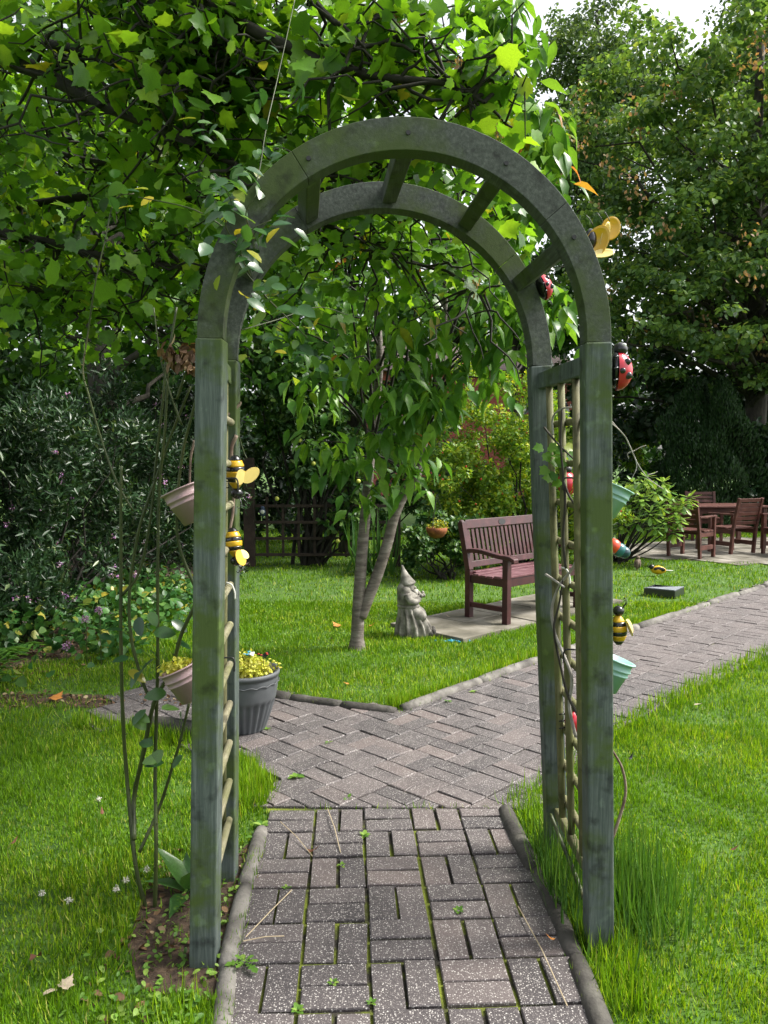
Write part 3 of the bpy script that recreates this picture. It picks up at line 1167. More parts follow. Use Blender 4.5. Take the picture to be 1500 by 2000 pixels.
for x in (0.03, L - .03):
    bp('leg', MB().box((x, .03, .30), (.06, .06, .60)))
    bl = MB()
    bl.beam((x, D - .03, 0), (x, D - .03, .45), .06, .06, (0, 1, 0))
    bp('leg', bl)
    bk = MB()
    bk.beam((x, D - .03, .451), (x, D + .07, .90), .058, .058, (0, 1, 0))
    bk.ball((x, D + .073, .90), (.029, .029, .022), n=10, k=6)
    bp('back_post', bk)
    arm = []
    for i in range(13):
        t = i / 12
        y = D - .02 - t * (D + .055)
        z = .625 + .018 * math.sin(t * 5.2 + .6)
        hh = .020
        if t > .88:
            z -= (t - .88) * .30
        arm.append([Vector((x - .036, y, z - hh)), Vector((x + .036, y, z - hh)), Vector((x + .036, y, z + hh)), Vector((x - .036, y, z + hh))])
    bp('armrest', MB().loft(arm), bevel=.008)
    bp('side_stretcher', MB().box((x, D / 2, .13), (.035, D - .125, .045)))
    bp('side_rail', MB().box((x, D / 2, .375), (.035, D - .125, .075)))
bp('front_rail', MB().box((L / 2, .03, .375), (L - .125, .03, .075)))
bp('top_rail', MB().beam((.061, D + .058, .875), (L - .061, D + .058, .875), .034, .085, (0, .22, 1)))
bp('lower_back_rail', MB().beam((.061, D - .018, .50), (L - .061, D - .018, .50), .03, .06, (0, .22, 1)))
ns = 17
for i in range(ns):
    x = .061 + (L - .122) * (i + .5) / ns
    bp('back_slat', MB().beam((x, D - .011, .532), (x, D + .050, .83), .038, .016, (0, 1, -.2)), bevel=.002)
for i in range(6):
    y = .022 + i * .082
    bp('seat_slat', MB().box((L / 2, y + .018, .428 - .018 * math.sin(i / 5 * PI)), (L - .13 if i in (0,) else L - .0, .066, .022)) if i not in (0, 5) else MB().box((L / 2, y + .018, .428), (L - .124, .066, .022)), 'seat', .004)
pl = MB()
rings = []
for yy in (-.0185, -.0215):
    rings.append([Vector((L / 2 + .055 * math.cos(a), D + .058 + yy + .012 * math.sin(a) * .4, .875 + .028 * math.sin(a))) for a in np.linspace(0, 2 * PI, 20, endpoint=False)])
pl.loft(rings)
bp('plaque', pl, 'iron', 0)


# ---- patio set
def copy_tree(o, parent=None):
    c = o.copy()
    col.objects.link(c)
    c.parent = parent
    for ch in [k for k in bpy.data.objects if k.parent == o]:
        copy_tree(ch, c)
    return c


def make_chair(loc, rz, label):
    r = thing('patio_chair', loc, label, 'chair', 'wooden armchairs round the patio table', rz)
    W, Dp = .56, .50

    def cp(name, b, bevel=.004):
        return b.build(name, M['patio_wood'], r, None, False, bevel)
    for x in (-W / 2 + .025, W / 2 - .025):
        cp('leg', MB().beam((x, .025, 0), (x, .025, .62), .05, .05, (0, 1, 0)))
        cp('leg', MB().beam((x, Dp - .06, 0), (x, Dp - .025, .42), .045, .05, (0, 1, 0)))
        cp('back_post', MB().beam((x, Dp - .022, .421), (x, Dp + .08, .90), .045, .045, (0, 1, 0)))
        cp('armrest', MB().box((x, Dp / 2 - .01, .635), (.06, Dp + .02, .026)))
        cp('side_stretcher', MB().box((x, Dp / 2 - .015, .16), (.03, Dp - .13, .07)))
        cp('side_rail', MB().box((x, Dp / 2, .36), (.03, Dp - .11, .07)))
    cp('front_rail', MB().box((0, .025, .36), (W - .105, .03, .07)))
    for i in range(5):
        cp('seat_slat', MB().box((0, .03 + i * .098, .415), (W - .0 if 0 < i < 4 else W - .11, .088, .022)), .003)
    for i in range(6):
        z = .50 + i * .073
        y = Dp - .022 + (z - .42) * .213
        cp('back_slat', MB().beam((-W / 2 + .05, y, z), (W / 2 - .05, y, z), .018, .055, (0, .2, 1)), .002)
    return r


# chair seat front is local -y, its back is local +y
c1 = make_chair((4.98, 12.1, .02), math.radians(130), 'wooden patio armchair nearest the rhododendron, slatted back turned to the lawn')
for loc, rz, lab in (((6.02, 14.25, .02), math.radians(-8), 'wooden patio armchair behind the table, only its backrest showing above the tabletop'),
                     ((5.58, 12.7, .02), math.radians(205), 'wooden patio armchair pushed up to the near side of the table, back to the lawn'),
                     ((6.15, 12.05, .02), math.radians(-75), 'wooden patio armchair at the right edge of the picture, seen from the side')):
    c = copy_tree(c1)
    c.location = loc
    c.rotation_euler = (0, 0, rz)
    c['label'] = lab
tab = thing('patio_table', (5.85, 13.35, .02), 'red brown rectangular wooden table among the patio armchairs', 'table', rz=math.radians(6))
for i in range(8):
    MB().box((0, -.42 + i * .12, .715), (1.35, .112, .026)).build('table_plank', M['patio_wood'], tab, None, False, .003)
for x in (-.58, .58):
    for y in (-.38, .38):
        MB().box((x, y, .35), (.07, .07, .70)).build('leg', M['patio_wood'], tab, None, False, .004)
for y in (-.38, .38):
    MB().box((0, y, .65), (1.09, .03, .09)).build('apron', M['patio_wood'], tab, None, False, .003)
for x in (-.58, .58):
    MB().box((x, 0, .65), (.03, .69, .09)).build('apron', M['patio_wood'], tab, None, False, .003)

# ================================================================== ORNAMENTS
# ---- gnome statue, facing right
gp = g(800, 1243)
gn = thing('gnome_statue', (gp.x, gp.y, 0), 'grey stone gnome with pointed hat and pleated skirt beside the young tree', 'statue')


def ring(cx, cz, rx, ry, n=40, pleat=0, k=13, tilt=0, sx=0):
    out = []
    for j in range(n):
        a = 2 * PI * j / n
        m_ = 1 + pleat * math.cos(k * a)
        x, y = rx * m_ * math.cos(a), ry * m_ * math.sin(a)
        out.append(Vector((gp.x + cx + x, gp.y + y, cz + tilt * x)))
    return out


sk = MB()
sk.loft([ring(.015, .0, .125, .12, 104, .12), ring(.035, .03, .15, .13, 104, .14), ring(.028, .10, .138, .125, 104, .13), ring(.012, .18, .112, .108, 104, .10), ring(-.008, .25, .09, .088, 104, .05), ring(-.012, .262, .084, .083, 104, 0)])
part('skirt', sk, 'statue', gn, smooth=True)
kn = MB()
kn.ball((gp.x + .075, gp.y - .06, .20), (.075, .05, .055), Matrix.Rotation(math.radians(32), 3, 'Y'), 16, 10)
kn.ball((gp.x + .075, gp.y + .06, .20), (.075, .05, .055), Matrix.Rotation(math.radians(32), 3, 'Y'), 16, 10)
part('knees', kn, 'statue', gn, smooth=True)
tor = MB()
tor.loft([ring(-.012, .268, .088, .085, 32), ring(-.015, .31, .094, .088, 32), ring(-.015, .35, .092, .092, 32), ring(-.022, .385, .08, .086, 32), ring(-.03, .405, .05, .055, 32)])
part('torso', tor, 'statue', gn, smooth=True)
be = MB()
be.loft([ring(-.012, .256, .093, .09, 32), ring(-.012, .262, .097, .093, 32), ring(-.012, .276, .097, .093, 32), ring(-.012, .281, .092, .089, 32)])
part('belt', be, 'statue', gn, smooth=True)
hd = MB()
hd.ball((gp.x - .02, gp.y, .432), (.062, .058, .058), None, 18, 12)
hd.ball((gp.x + .043, gp.y, .425), (.016, .013, .013), None, 10, 8)
part('head', hd, 'statue', gn, smooth=True)
hair = MB()
for j, (dx, dy, dz, r_) in enumerate(((-.05, -.02, .415, .055), (-.035, -.045, .40, .045), (-.06, .02, .41, .05), (-.03, .045, .40, .045), (-.065, 0, .385, .045))):
    hair.ball((gp.x + dx, gp.y + dy, dz), (r_, r_ * .9, r_ * 1.1), None, 14, 10)
part('hair', hair, 'statue', gn, smooth=True)
hat = MB()
hat.loft([ring(-.018, .450, .068, .065, 28, 0, 1, .2), ring(-.02, .464, .070, .066, 28, 0, 1, .2), ring(-.03, .500, .050, .048, 28, .02, 3, .15), ring(-.045, .545, .032, .032, 28, .03, 3), ring(-.058, .585, .019, .019, 28), ring(-.066, .618, .008, .008, 28)])
part('hat', hat, 'statue', gn, smooth=True)
for s in (-1, 1):
    ar = MB()
    pts = catmull([(gp.x - .02, gp.y + s * .085, .375), (gp.x + .0, gp.y + s * .108, .33), (gp.x + .05, gp.y + s * .085, .318), (gp.x + .085, gp.y + s * .03, .345)], 5)
    ar.tube(pts, taper(.036, .022, len(pts)), 12)
    part('arm', ar, 'statue', gn, smooth=True)
bk = MB()
for _ in range(12):
    bk.ball((gp.x + .09 + random.uniform(-.028, .028), gp.y + random.uniform(-.05, .05), .35 + random.uniform(-.025, .035)), random.uniform(.014, .022), None, 8, 6)
part('bouquet', bk, 'statue', gn, smooth=True)
brd = MB()
brd.loft([ring(.035, .345, .018, .03, 20, .1, 5), ring(.045, .375, .03, .042, 20, .1, 5), ring(.035, .41, .035, .045, 20, .06, 5)])
part('scarf', brd, 'statue', gn, smooth=True)
for s in (-.05, .05):
    bo = MB()
    bo.ball((gp.x + .175, gp.y + s, .035), (.045, .026, .034), None, 14, 9)
    bo.ball((gp.x + .205, gp.y + s, .048), (.022, .022, .034), None, 12, 8)
    part('boot', bo, 'darkconcrete', gn, smooth=True)


# ---- tapered pots hung on the lattice
def hung_pot(p, tilt, mat, label, rim=.085, base=.052, h=.155, plant=False, yaw=0.0):
    r = thing('hanging_pot', p, label, 'flower pot', 'small pots hooked on the arch lattice')
    mt = Matrix.Rotation(yaw, 4, 'Z') @ Matrix.Rotation(tilt, 4, 'Y')
    prof = [(base * .5, 0), (base, 0), (base + (rim - base) * .55, h * .55), (base + (rim - base) * .55 + .0035, h * .56), (base + (rim - base) * .60 + .0035, h * .59), (base + (rim - base) * .6, h * .60),
            (base + (rim - base) * .7, h * .70), (base + (rim - base) * .7 + .0035, h * .71), (base + (rim - base) * .74 + .0035, h * .74), (base + (rim - base) * .75, h * .75),
            (rim - .004, h * .955), (rim + .004, h * .96), (rim + .004, h), (rim - .004, h), (rim - .012, h * .75), (.004, h * .75)]
    b = MB()
    b.lathe(prof, 36, mt)
    b.build('pot', M[mat], r, None, True)
    hk = MB()
    hx = -math.copysign(1, math.sin(tilt))
    q = [mt @ Vector((hx * (rim - .004), 0, h * .98)), Vector((hx * .115, 0, h * 1.2)), Vector((hx * .135, 0, h * 1.12)), Vector((hx * .135, 0, h * .8))]
    hk.tube(catmull(q, 4), .003, 6)
    hk.build('hook', M['iron'], r, None, True)
    if plant:
        n = 200
        C = np.array([[0, 0, 0]]) + rng.normal(size=(14, 3)) * np.array([.022, .022, .010])
        W = [mt @ Vector((c[0], c[1], h * .98 + abs(c[2]))) + Vector(p) for c in C]
        P, R = cloud(np.array([list(v) for v in W]), np.full(14, .016), n)
        leaves(r, P, R, .010 + .012 * rng.random(n), T_OVAL, 'sedum', 'plant')
    return r


hung_pot(at(383, 1018, 2.46), math.radians(-24), 'pink', 'dusty pink pot on the left lattice, the upper of two', rim=.066, base=.040, h=.115)
hung_pot(at(378, 1365, 2.48), math.radians(-24), 'pink', 'dusty pink pot holding a yellow green plant low on the left lattice', rim=.066, base=.040, h=.115, plant=True)
hung_pot(at(1180, 1005, 2.5), math.radians(24), 'mint', 'pale mint pot on the right lattice, upper of two, in front of the rhododendron', rim=.055, base=.034, h=.10)
hung_pot(at(1180, 1345, 2.5), math.radians(20), 'mint', 'pale mint pot low on the right lattice against the brick path', rim=.062, base=.040, h=.11)


# ---- ladybirds and bees
def frame_of(fwd, upv):
    f = Vector(fwd).normalized()
    u = Vector(upv)
    s = f.cross(u).normalized()
    u = s.cross(f).normalized()
    return Matrix((s, f, u)).transposed()        # x side, y forward (head), z out of the wall


def ladybird(p, fwd, out, size, label):
    r = thing('ladybird_ornament', p, label, 'ornament', 'ladybird ornaments on the arch')
    m3 = frame_of(fwd, out)
    s = size

    def tr(b, name, mat, smooth=True, parent=None):
        b.v = [tuple(m3 @ (Vector(v) * s)) for v in b.v]
        return b.build(name, M[mat], parent or r, None, smooth)
    b = MB()
    b.ball((0, 0, .10), (.36, .45, .13), None, 20, 8)
    tr(b, 'body', 'black')
    for sx in (-1, 1):
        w = MB()
        rings = []
        for i in range(9):
            t = i / 8 * PI / 2 * .98
            ring_ = []
            for j in range(13):
                a = j / 12 * PI
                ring_.append(Vector((sx * (.015 + .39 * math.cos(t) * math.sin(a)), -.04 + .46 * math.cos(t) * math.cos(a), .14 + .36 * math.sin(t))))
            rings.append(ring_)
        vs = [q for rr in rings for q in rr]
        fs = [(i * 13 + j, i * 13 + j + 1, (i + 1) * 13 + j + 1, (i + 1) * 13 + j) for i in range(8) for j in range(12)]
        w.add(vs, fs)
        wing = tr(w, 'wing_case', 'red')
        for (sy, sz, rr) in ((.16, .33, .085), (-.16, .36, .09), (-.05, .22, .07)):
            rest_ = max(0.02, 1 - ((sy + .04) / .46) ** 2 - ((sz - .14) / .36) ** 2)
            sp = MB()
            sp.ball((sx * (.015 + .39 * math.sqrt(rest_)), sy, sz), (rr * .5, rr, rr), None, 10, 6)
            tr(sp, 'spot', 'black', parent=wing)
    h = MB()
    h.ball((0, .47, .2), (.2, .17, .17), None, 14, 9)
    tr(h, 'head', 'black')
    for sx in (-1, 1):
        e = MB()
        e.ball((sx * .12, .56, .27), .05, None, 8, 6)
        tr(e, 'eye', 'white')
        a = MB()
        a.tube([(sx * .07, .58, .3), (sx * .13, .74, .4), (sx * .2, .8, .4)], .014, 6)
        tr(a, 'antenna', 'black')
        for yy in (-.25, .02, .28):
            lg = MB()
            lg.tube([(sx * .3, yy, .08), (sx * .48, yy, .1), (sx * .56, yy - .03, .0)], .022, 6)
            tr(lg, 'leg', 'black')
    return r


def bee(p, fwd, out, size, label, wings=((60, 1), (-60, 1)), group='bee ornaments on the arch'):
    r = thing('bee_ornament', p, label, 'ornament', group)
    m3 = frame_of(fwd, out)
    s = size

    def tr(b, name, mat, smooth=True):
        b.v = [tuple(m3 @ (Vector(v) * s)) for v in b.v]
        return b.build(name, M[mat], r, None, smooth)
    prof = []
    N = 22
    for i in range(N + 1):
        t = i / N
        prof.append((t, .02 + .21 * math.sin(PI * min(1, t * .93 + .05)) ** .75))
    bands = [(0, 3, 'black'), (3, 7, 'yellow'), (7, 10, 'black'), (10, 14, 'yellow'), (14, 17, 'black'), (17, 22, 'yellow')]
    for a, c, mt in bands:
        b = MB()
        b.loft([[Vector((prof[i][1] * math.cos(q), -.5 + prof[i][0] * .8, .2 + prof[i][1] * math.sin(q))) for q in np.linspace(0, 2 * PI, 20, endpoint=False)] for i in range(a, c + 1)])
        tr(b, 'body_band', mt)
    h = MB()
    h.ball((0, .40, .22), (.15, .14, .15), None, 14, 9)
    tr(h, 'head', 'black')
    for sx in (-1, 1):
        a = MB()
        a.tube(catmull([(sx * .06, .48, .32), (sx * .1, .62, .42), (sx * .16, .72, .40), (sx * .19, .68, .36)], 4), .011, 6)
        tr(a, 'antenna', 'black')
        for yy in (-.1, .1, .25):
            lg = MB()
            lg.tube([(sx * .14, yy, .1), (sx * .26, yy, .06), (sx * .3, yy - .05, -.02)], .012, 6)
            tr(lg, 'leg', 'black')
    for (ang, k) in wings:
        a = math.radians(ang)
        w = MB()
        ringa, ringb = [], []
        for t in np.linspace(0, 2 * PI, 26, endpoint=False):
            x, y = .36 * k * (1 + math.cos(t)), .22 * k * math.sin(t)
            q = Vector((math.sin(a) * x + math.cos(a) * y, -math.cos(a) * x * .6 + math.sin(a) * y + .12, .40 + .25 * x))
            ringa.append(q)
            ringb.append(q + Vector((0, 0, .018)))
        w.loft([ringa, ringb])
        tr(w, 'wing', 'yellow' if k > .9 else 'cream', False)
    return r


rp = lambda x, y, Y: at(x, y, Y)
ladybird(at(1193, 722, 2.31), (0, -.05, 1), (1, -.15, 0), .125, 'red ladybird with black spots high on the outside of the right arch post')
ladybird(at(1050, 562, 2.83), (-.35, 0, .9), (.95, .1, .3), .105, 'small dark red ladybird on the far curve of the arch near the crossbar')
ladybird(at(1100, 943, 2.80), (0, .1, 1), (.5, -.85, .1), .10, 'bright red ladybird behind the right lattice at mid height')
ladybird(at(1113, 1405, 2.76), (0, .1, 1), (.5, -.85, 0), .095, 'red ladybird low behind the right lattice')

# yellow bee seen from below its dished wings, on the arch shoulder
yb = thing('bee_ornament', at(1158, 470, 2.34), 'yellow bee with three broad dished wings on the right shoulder of the arch', 'ornament', 'bee ornaments on the arch')


def dish(c, rx, ry, nrm, spin, depth, mat):
    m3 = frame_of(Vector((math.cos(spin), 0, math.sin(spin))), nrm)
    b = MB()
    rings = []
    for k in range(7):
        t = k / 6
        rings.append([m3 @ Vector((rx * t * math.cos(a), ry * t * math.sin(a), -depth * (1 - t * t))) + c for a in np.linspace(0, 2 * PI, 28, endpoint=False)])
    for t in (1.0, .6, .1):
        rings.append([m3 @ Vector((rx * t * math.cos(a), ry * t * math.sin(a), -depth * (1 - t * t) - .003)) + c for a in np.linspace(0, 2 * PI, 28, endpoint=False)])
    b.loft(rings)
    return part('wing', b, mat, yb, True)


dish(at(1166, 472, 2.33), .033, .052, (-.3, -1, -.25), 1.1, .016, 'yellow')
dish(at(1183, 462, 2.35), .018, .044, (.8, -.9, -.1), 1.35, .010, 'cream')
dish(at(1193, 446, 2.38), .03, .036, (.15, -1, .15), 1.2, .006, 'yellow')
dish(at(1177, 494, 2.32), .019, .036, (.1, -.8, .7), .15, .004, 'cream')
b = MB()
b.ball(at(1152, 470, 2.36), (.02, .03, .035), None, 14, 9)
part('body', b, 'black', yb, True)
for dx in (0, 20, 33):
    p = catmull([at(1158 + dx, 440 - dx * .25, 2.36), at(1152 + dx, 428 - dx * .25, 2.36), at(1144 + dx * 1.1, 420 - dx * .2, 2.36)], 4)
    part('antenna', MB().tube(p, .0013, 5), 'iron', yb, True)
for dy in (0, 12):
    p = catmull([at(1156, 490 + dy, 2.33), at(1140, 493 + dy, 2.29), at(1126, 498 + dy, 2.27)], 4)
    part('leg', MB().tube(p, .0015, 5), 'iron', yb, True)
bee(at(1192, 1222, 2.32), (-.05, 0, 1), (.95, -.3, 0), .115, 'yellow and black bee with cream wings on the right post above the mint pot', ((35, .88), (-40, .85)))
bee(at(447, 930, 2.56), (0, .1, -1), (.9, -.45, 0), .14, 'yellow bee with pale wings on the inside of the left lattice, upper one', ((40, .88), (-40, .88)))
bee(at(446, 1068, 2.50), (.1, -.1, -1), (.9, -.5, 0), .12, 'yellow and black striped bee with black head lower on the left lattice', ((160, 1.0), (-160, .6)))

# ---- caterpillar of coloured balls on the outside of the right post
cat_ = thing('caterpillar_ornament', at(1196, 1072, 2.33), 'row of red, teal and dark teal balls on the right arch post', 'ornament')
for (x, y, rr, mt) in ((1183, 1058, .021, 'yellow'), (1198, 1067, .024, 'orange'), (1209, 1074, .0225, 'teal'), (1219, 1079, .019, 'darkteal')):
    c = at(x, y, 2.33)
    MB().ball(c, rr, None, 18, 12).build('ball', M[mt], cat_, cat_.location, True)
b = MB()
b.tube(catmull([at(1183, 1060, 2.33), at(1190, 1072, 2.33), at(1210, 1078, 2.33)], 4), .005, 6)
part('wire', b, 'iron', cat_, True)

# ---- grey planter with golden sedum and insects on sticks
pp = g(478, 1428)
pt = thing('grey_planter', (pp.x, pp.y, .016), 'grey plastic planter with fluted base behind the left arch post', 'flower pot')
b = MB()
NB = 96
rings = []
for i in range(25):
    t = i / 24
    r_ = .115 + .075 * math.sin(t * PI / 2 * .98)
    z = .31 * t
    am = .10 * max(0, min(1, (.58 - t) / .05)) * (1 if t > .02 else .3)
    rings.append([Vector((pp.x + r_ * (1 - am * (.5 + .5 * math.cos(24 * a))) * math.cos(a), pp.y + r_ * (1 - am * (.5 + .5 * math.cos(24 * a))) * math.sin(a), z + .016)) for a in np.linspace(0, 2 * PI, NB, endpoint=False)])
for r_, z in ((.197, .312), (.199, .335), (.186, .337), (.178, .30)):
    rings.append([Vector((pp.x + r_ * math.cos(a), pp.y + r_ * math.sin(a), z + .016)) for a in np.linspace(0, 2 * PI, NB, endpoint=False)])
b.loft(rings)
part('pot', b, 'greypot', pt, True)
b = MB()
wv = [Vector((pp.x + .1925 * math.cos(a), pp.y + .1925 * math.sin(a), .27 + .016 + .008 * abs(math.sin(9 * a)))) for a in np.linspace(0, 2 * PI, 145)]
b.tube(wv, .003, 5, False)
part('scalloped_trim', b, 'greypot', pt, True)
b = MB()
b.lathe([(.02, .318), (.176, .318), (.176, .30)], 30, Matrix.Translation((pp.x, pp.y, 0)))
part('potting_soil', b, 'soil', pt)
sd = thing('golden_sedum_plant', (pp.x, pp.y, .33), 'golden yellow leafy plant growing in the grey planter', 'plant')
cs = []
for _ in range(46):
    a, rr = random.uniform(0, 2 * PI), .165 * math.sqrt(random.random())
    cs.append((pp.x + rr * math.cos(a), pp.y + rr * math.sin(a), .34 + random.uniform(.0, .11) * (1.2 - rr / .2)))
P, R = cloud(np.array(cs), np.full(len(cs), .035), 2400, up=.8)
leaves(sd, P, R, .012 + .012 * rng.random(2400), T_OVAL, 'sedum', 'foliage')
b = MB()
for c in cs[:24]:
    b.tube([(c[0], c[1], .31), (c[0], c[1], c[2])], .003, 5)
part('stems', b, 'cane', sd)


def butterfly(p, base_z, label, m_a, m_b, size, yaw):
    r = thing('insect_ornament', p, label, 'ornament')
    mt = Matrix.Rotation(yaw, 3, 'Z')
    b = MB()
    b.tube([Vector((0, 0, base_z - p.z)), Vector((0, 0, 0))], .0016, 5)
    b.build('stick', M['iron'], r)
    b = MB()
    b.tube([mt @ Vector((0, -.45 * size, 0)), mt @ Vector((0, .45 * size, 0))], [.03 * size, .06 * size], 8)
    b.build('body', M['black'], r)
    for s in (-1, 1):
        for (y0, y1, k, mm) in ((.05, .5, 1.0, m_a), (-.4, .05, .75, m_b)):
            w = MB()
            tip = Vector((s * .75 * size * k, (y0 + y1) / 2 * size * 1.5, .35 * size))
            q = [Vector((s * .03 * size, y0 * size, 0)), Vector((s * .5 * size * k, y0 * size * .9, .22 * size)), tip, Vector((s * .5 * size * k, y1 * size * 1.2, .3 * size)), Vector((s * .03 * size, y1 * size * .6, 0.01))]
            q = [mt @ v for v in q]
            w.loft([q, [v + Vector((0, 0, .0015)) for v in q]])
            wg = w.build('wing', M[mm], r)
            if mm == 'black':
                sp = MB()
                cc = mt @ (Vector((s * .42 * size * k, (y0 + y1) / 2 * size * 1.1, .215 * size)))
                sp.ball(cc + Vector((0, 0, .004)), (.14 * size, .08 * size, .03 * size), mt, 10, 5)
                sp.build('wing_band', M['orange'], r, None, True)
    return r


butterfly(at(515, 1283, 4.13), .34, 'black, red and white butterfly on a stick in the grey planter', 'black', 'black', .055, .5)
butterfly(at(488, 1281, 4.2), .34, 'pale blue dragonfly on a stick in the grey planter', 'blue', 'white', .05, 1.2)

# ---- black tray, birds on the lawn
tp = g(1297, 1163)
tr_ = thing('plastic_tray', (tp.x, tp.y, .0), 'black plastic tray half covered by a lid lying on the far lawn', 'tray', rz=math.radians(52))
w, h = .33, .075
for (c, s) in (((0, 0, .02), (w, w, .008)), ((w / 2, 0, h / 2 + .012), (.010, w + .01, h)), ((-w / 2, 0, h / 2 + .012), (.010, w + .01, h)), ((0, w / 2, h / 2 + .012), (w - .012, .010, h)), ((0, -w / 2, h / 2 + .012), (w - .012, .010, h))):
    MB().box(c, s).build('tray_side' if s[2] > .05 else 'tray_floor', M['tray'], tr_, None, False, .002)
lid = MB()
z = h + .016
lid.loft([[Vector((-w / 2, -w / 2, z)), Vector((w / 2, -w / 2, z)), Vector((-w / 2, w / 2, z))], [Vector((-w / 2, -w / 2, z + .008)), Vector((w / 2, -w / 2, z + .008)), Vector((-w / 2, w / 2, z + .008))]])
lid.build('lid', M['traylid'], tr_)


def bird(p, yaw, body, breast, label, s=1.0, upright=0.3, name='bird_ornament'):
    r = thing(name, p, label, 'ornament', rz=yaw)
    up = Matrix.Rotation(-upright, 3, 'Y')
    b = MB()
    rings = []
    for i in range(15):
        t = i / 14
        x = (-.085 + .17 * t) * s
        rr = s * (.006 + .042 * math.sin(PI * min(1, .04 + t * .96)) ** .8)
        rings.append([up @ Vector((x, rr * math.cos(a), rr * 1.05 * math.sin(a))) + Vector((0, 0, .075 * s)) for a in np.linspace(0, 2 * PI, 16, endpoint=False)])
    b.loft(rings)
    b.build('body', M[body], r, None, True)
    hc = up @ Vector((.07 * s, 0, .028 * s)) + Vector((0, 0, .075 * s))
    h_ = MB()
    h_.ball(hc, .031 * s, None, 14, 10)
    h_.build('head', M['black' if body == 'yellow' else body], r, None, True)
    k = MB()
    k.tube([hc + Vector((.026 * s, 0, 0)), hc + Vector((.052 * s, 0, -.004 * s))], [.008 * s, .001], 6)
    k.build('beak', M['black'], r, None, True)
    br = MB()
    br.ball(up @ Vector((.018 * s, 0, -.012 * s)) + Vector((0, 0, .075 * s)), (.058 * s, .037 * s, .036 * s), up, 14, 9)
    br.build('breast', M[breast], r, None, True)
    t_ = MB()
    t_.beam(up @ Vector((-.07 * s, 0, 0)) + Vector((0, 0, .077 * s)), up @ Vector((-.16 * s, 0, .004)) + Vector((0, 0, .077 * s)), .028 * s, .006 * s)
    t_.build('tail', M['white' if body == 'yellow' else body], r)
    for sy in (-1, 1):
        w_ = MB()
        w_.ball(up @ Vector((-.012 * s, sy * .036 * s, .012 * s)) + Vector((0, 0, .075 * s)), (.065 * s, .01 * s, .028 * s), up, 12, 8)
        w_.build('wing', M['black' if breast == 'yellow' else body], r, None, True)
        lg = MB()
        lg.tube([(0, sy * .015 * s, .05 * s), (.004, sy * .015 * s, 0)], .003 * s, 5)
        lg.build('leg', M['iron'], r)
    return r


q = g(1245, 1113)
bird((q.x, q.y, .02), 1.2, 'brownbird', 'brownbird', 'small brown bird figure standing upright in the grass near the rhododendron', 1.0, 1.0)
q = g(1285, 1126)
bird((q.x, q.y, .0), 2.9, 'yellow', 'yellow', 'yellow bird figure with pale tail lying in the grass behind the tray', 1.15, .05)

# ---- scatter of bright blue glass chips at the corner of the slabs
bc = g(885, 1254)
b = MB()
for _ in range(46):
    x, y = random.gauss(0, .055), random.gauss(0, .022)
    b.ball((bc.x + x, bc.y + y, .012), (random.uniform(.006, .013), random.uniform(.006, .012), random.uniform(.006, .012)), Matrix.Rotation(random.random() * 3, 3, 'X'), 6, 4)
o = b.build('blue_glass_chips', M['blue'])
tag(o, 'scatter of bright blue glass chips at the edge of the bench slabs', 'glass chips', kind='stuff')

# ================================================================== TREES AND SHRUBS
def build_tree(name, base, label, group, trunk, limbs, mat_bark='bark', n=8):
    """trunk and limbs: lists of (points, r0, r1)"""
    r = thing(name, base, label, 'tree', group)
    b = MB()
    pts = catmull(trunk[0], 5)
    b.tube(pts, taper(trunk[1], trunk[2], len(pts)), 12)
    part('trunk', b, mat_bark, r, True)
    if limbs:
        b = MB()
        for p, r0, r1 in limbs:
            b.tube(p, taper(r0, r1, len(p)), n, False)
        o = part('branches', b, mat_bark, r, True)
        o['kind'] = 'stuff'
    return r


# ---- sycamore whose trunk stands out of the picture on the left; its limbs reach over the arch
SYB = Vector((-3.9, 4.6, 0))
limb_px = [
    ([(-300, 60, 4.2), (0, 115, 3.7), (95, 150, 3.6), (190, 200, 3.5), (300, 245, 3.45), (385, 285, 3.4), (470, 330, 3.4)], .034, .008),
    ([(-300, 380, 4.6), (0, 455, 4.4), (120, 480, 4.35), (205, 500, 4.3), (320, 515, 4.3), (420, 540, 4.35)], .03, .006),
    ([(-200, 180, 4.4), (40, 90, 3.9), (190, 110, 3.7), (290, 160, 3.6), (420, 165, 3.5), (540, 160, 3.4)], .02, .006),
    ([(-100, -260, 4.2), (180, -120, 3.6), (385, 0, 3.35), (485, 55, 3.3), (640, 125, 3.25), (760, 152, 3.2), (880, 165, 3.2), (945, 200, 3.2)], .032, .005),
    ([(60, -250, 3.9), (280, -20, 3.5), (315, 45, 3.45), (355, 95, 3.4), (370, 125, 3.4), (440, 160, 3.4)], .024, .005),
    ([(200, 380, 4.6), (420, 400, 4.5), (560, 415, 4.4), (640, 440, 4.3), (700, 468, 4.3), (795, 508, 4.25), (890, 540, 4.25), (940, 572, 4.2)], .017, .004),
    ([(-300, 420, 5.0), (0, 545, 4.9), (130, 575, 4.8), (260, 620, 4.8), (390, 690, 4.8)], .02, .005),
    ([(-200, 230, 4.6), (30, 245, 4.4), (120, 300, 4.3), (250, 330, 4.2), (330, 400, 4.1)], .018, .005),
    ([(300, -200, 3.6), (560, -40, 3.3), (650, 40, 3.25), (720, 90, 3.2), (830, 40, 3.2)], .016, .004),
    ([(350, 250, 4.6), (560, 330, 4.0), (700, 345, 3.9), (770, 352, 3.8), (845, 340, 3.7)], .012, .004),
]
sy_limbs, sy_nodes = [], []
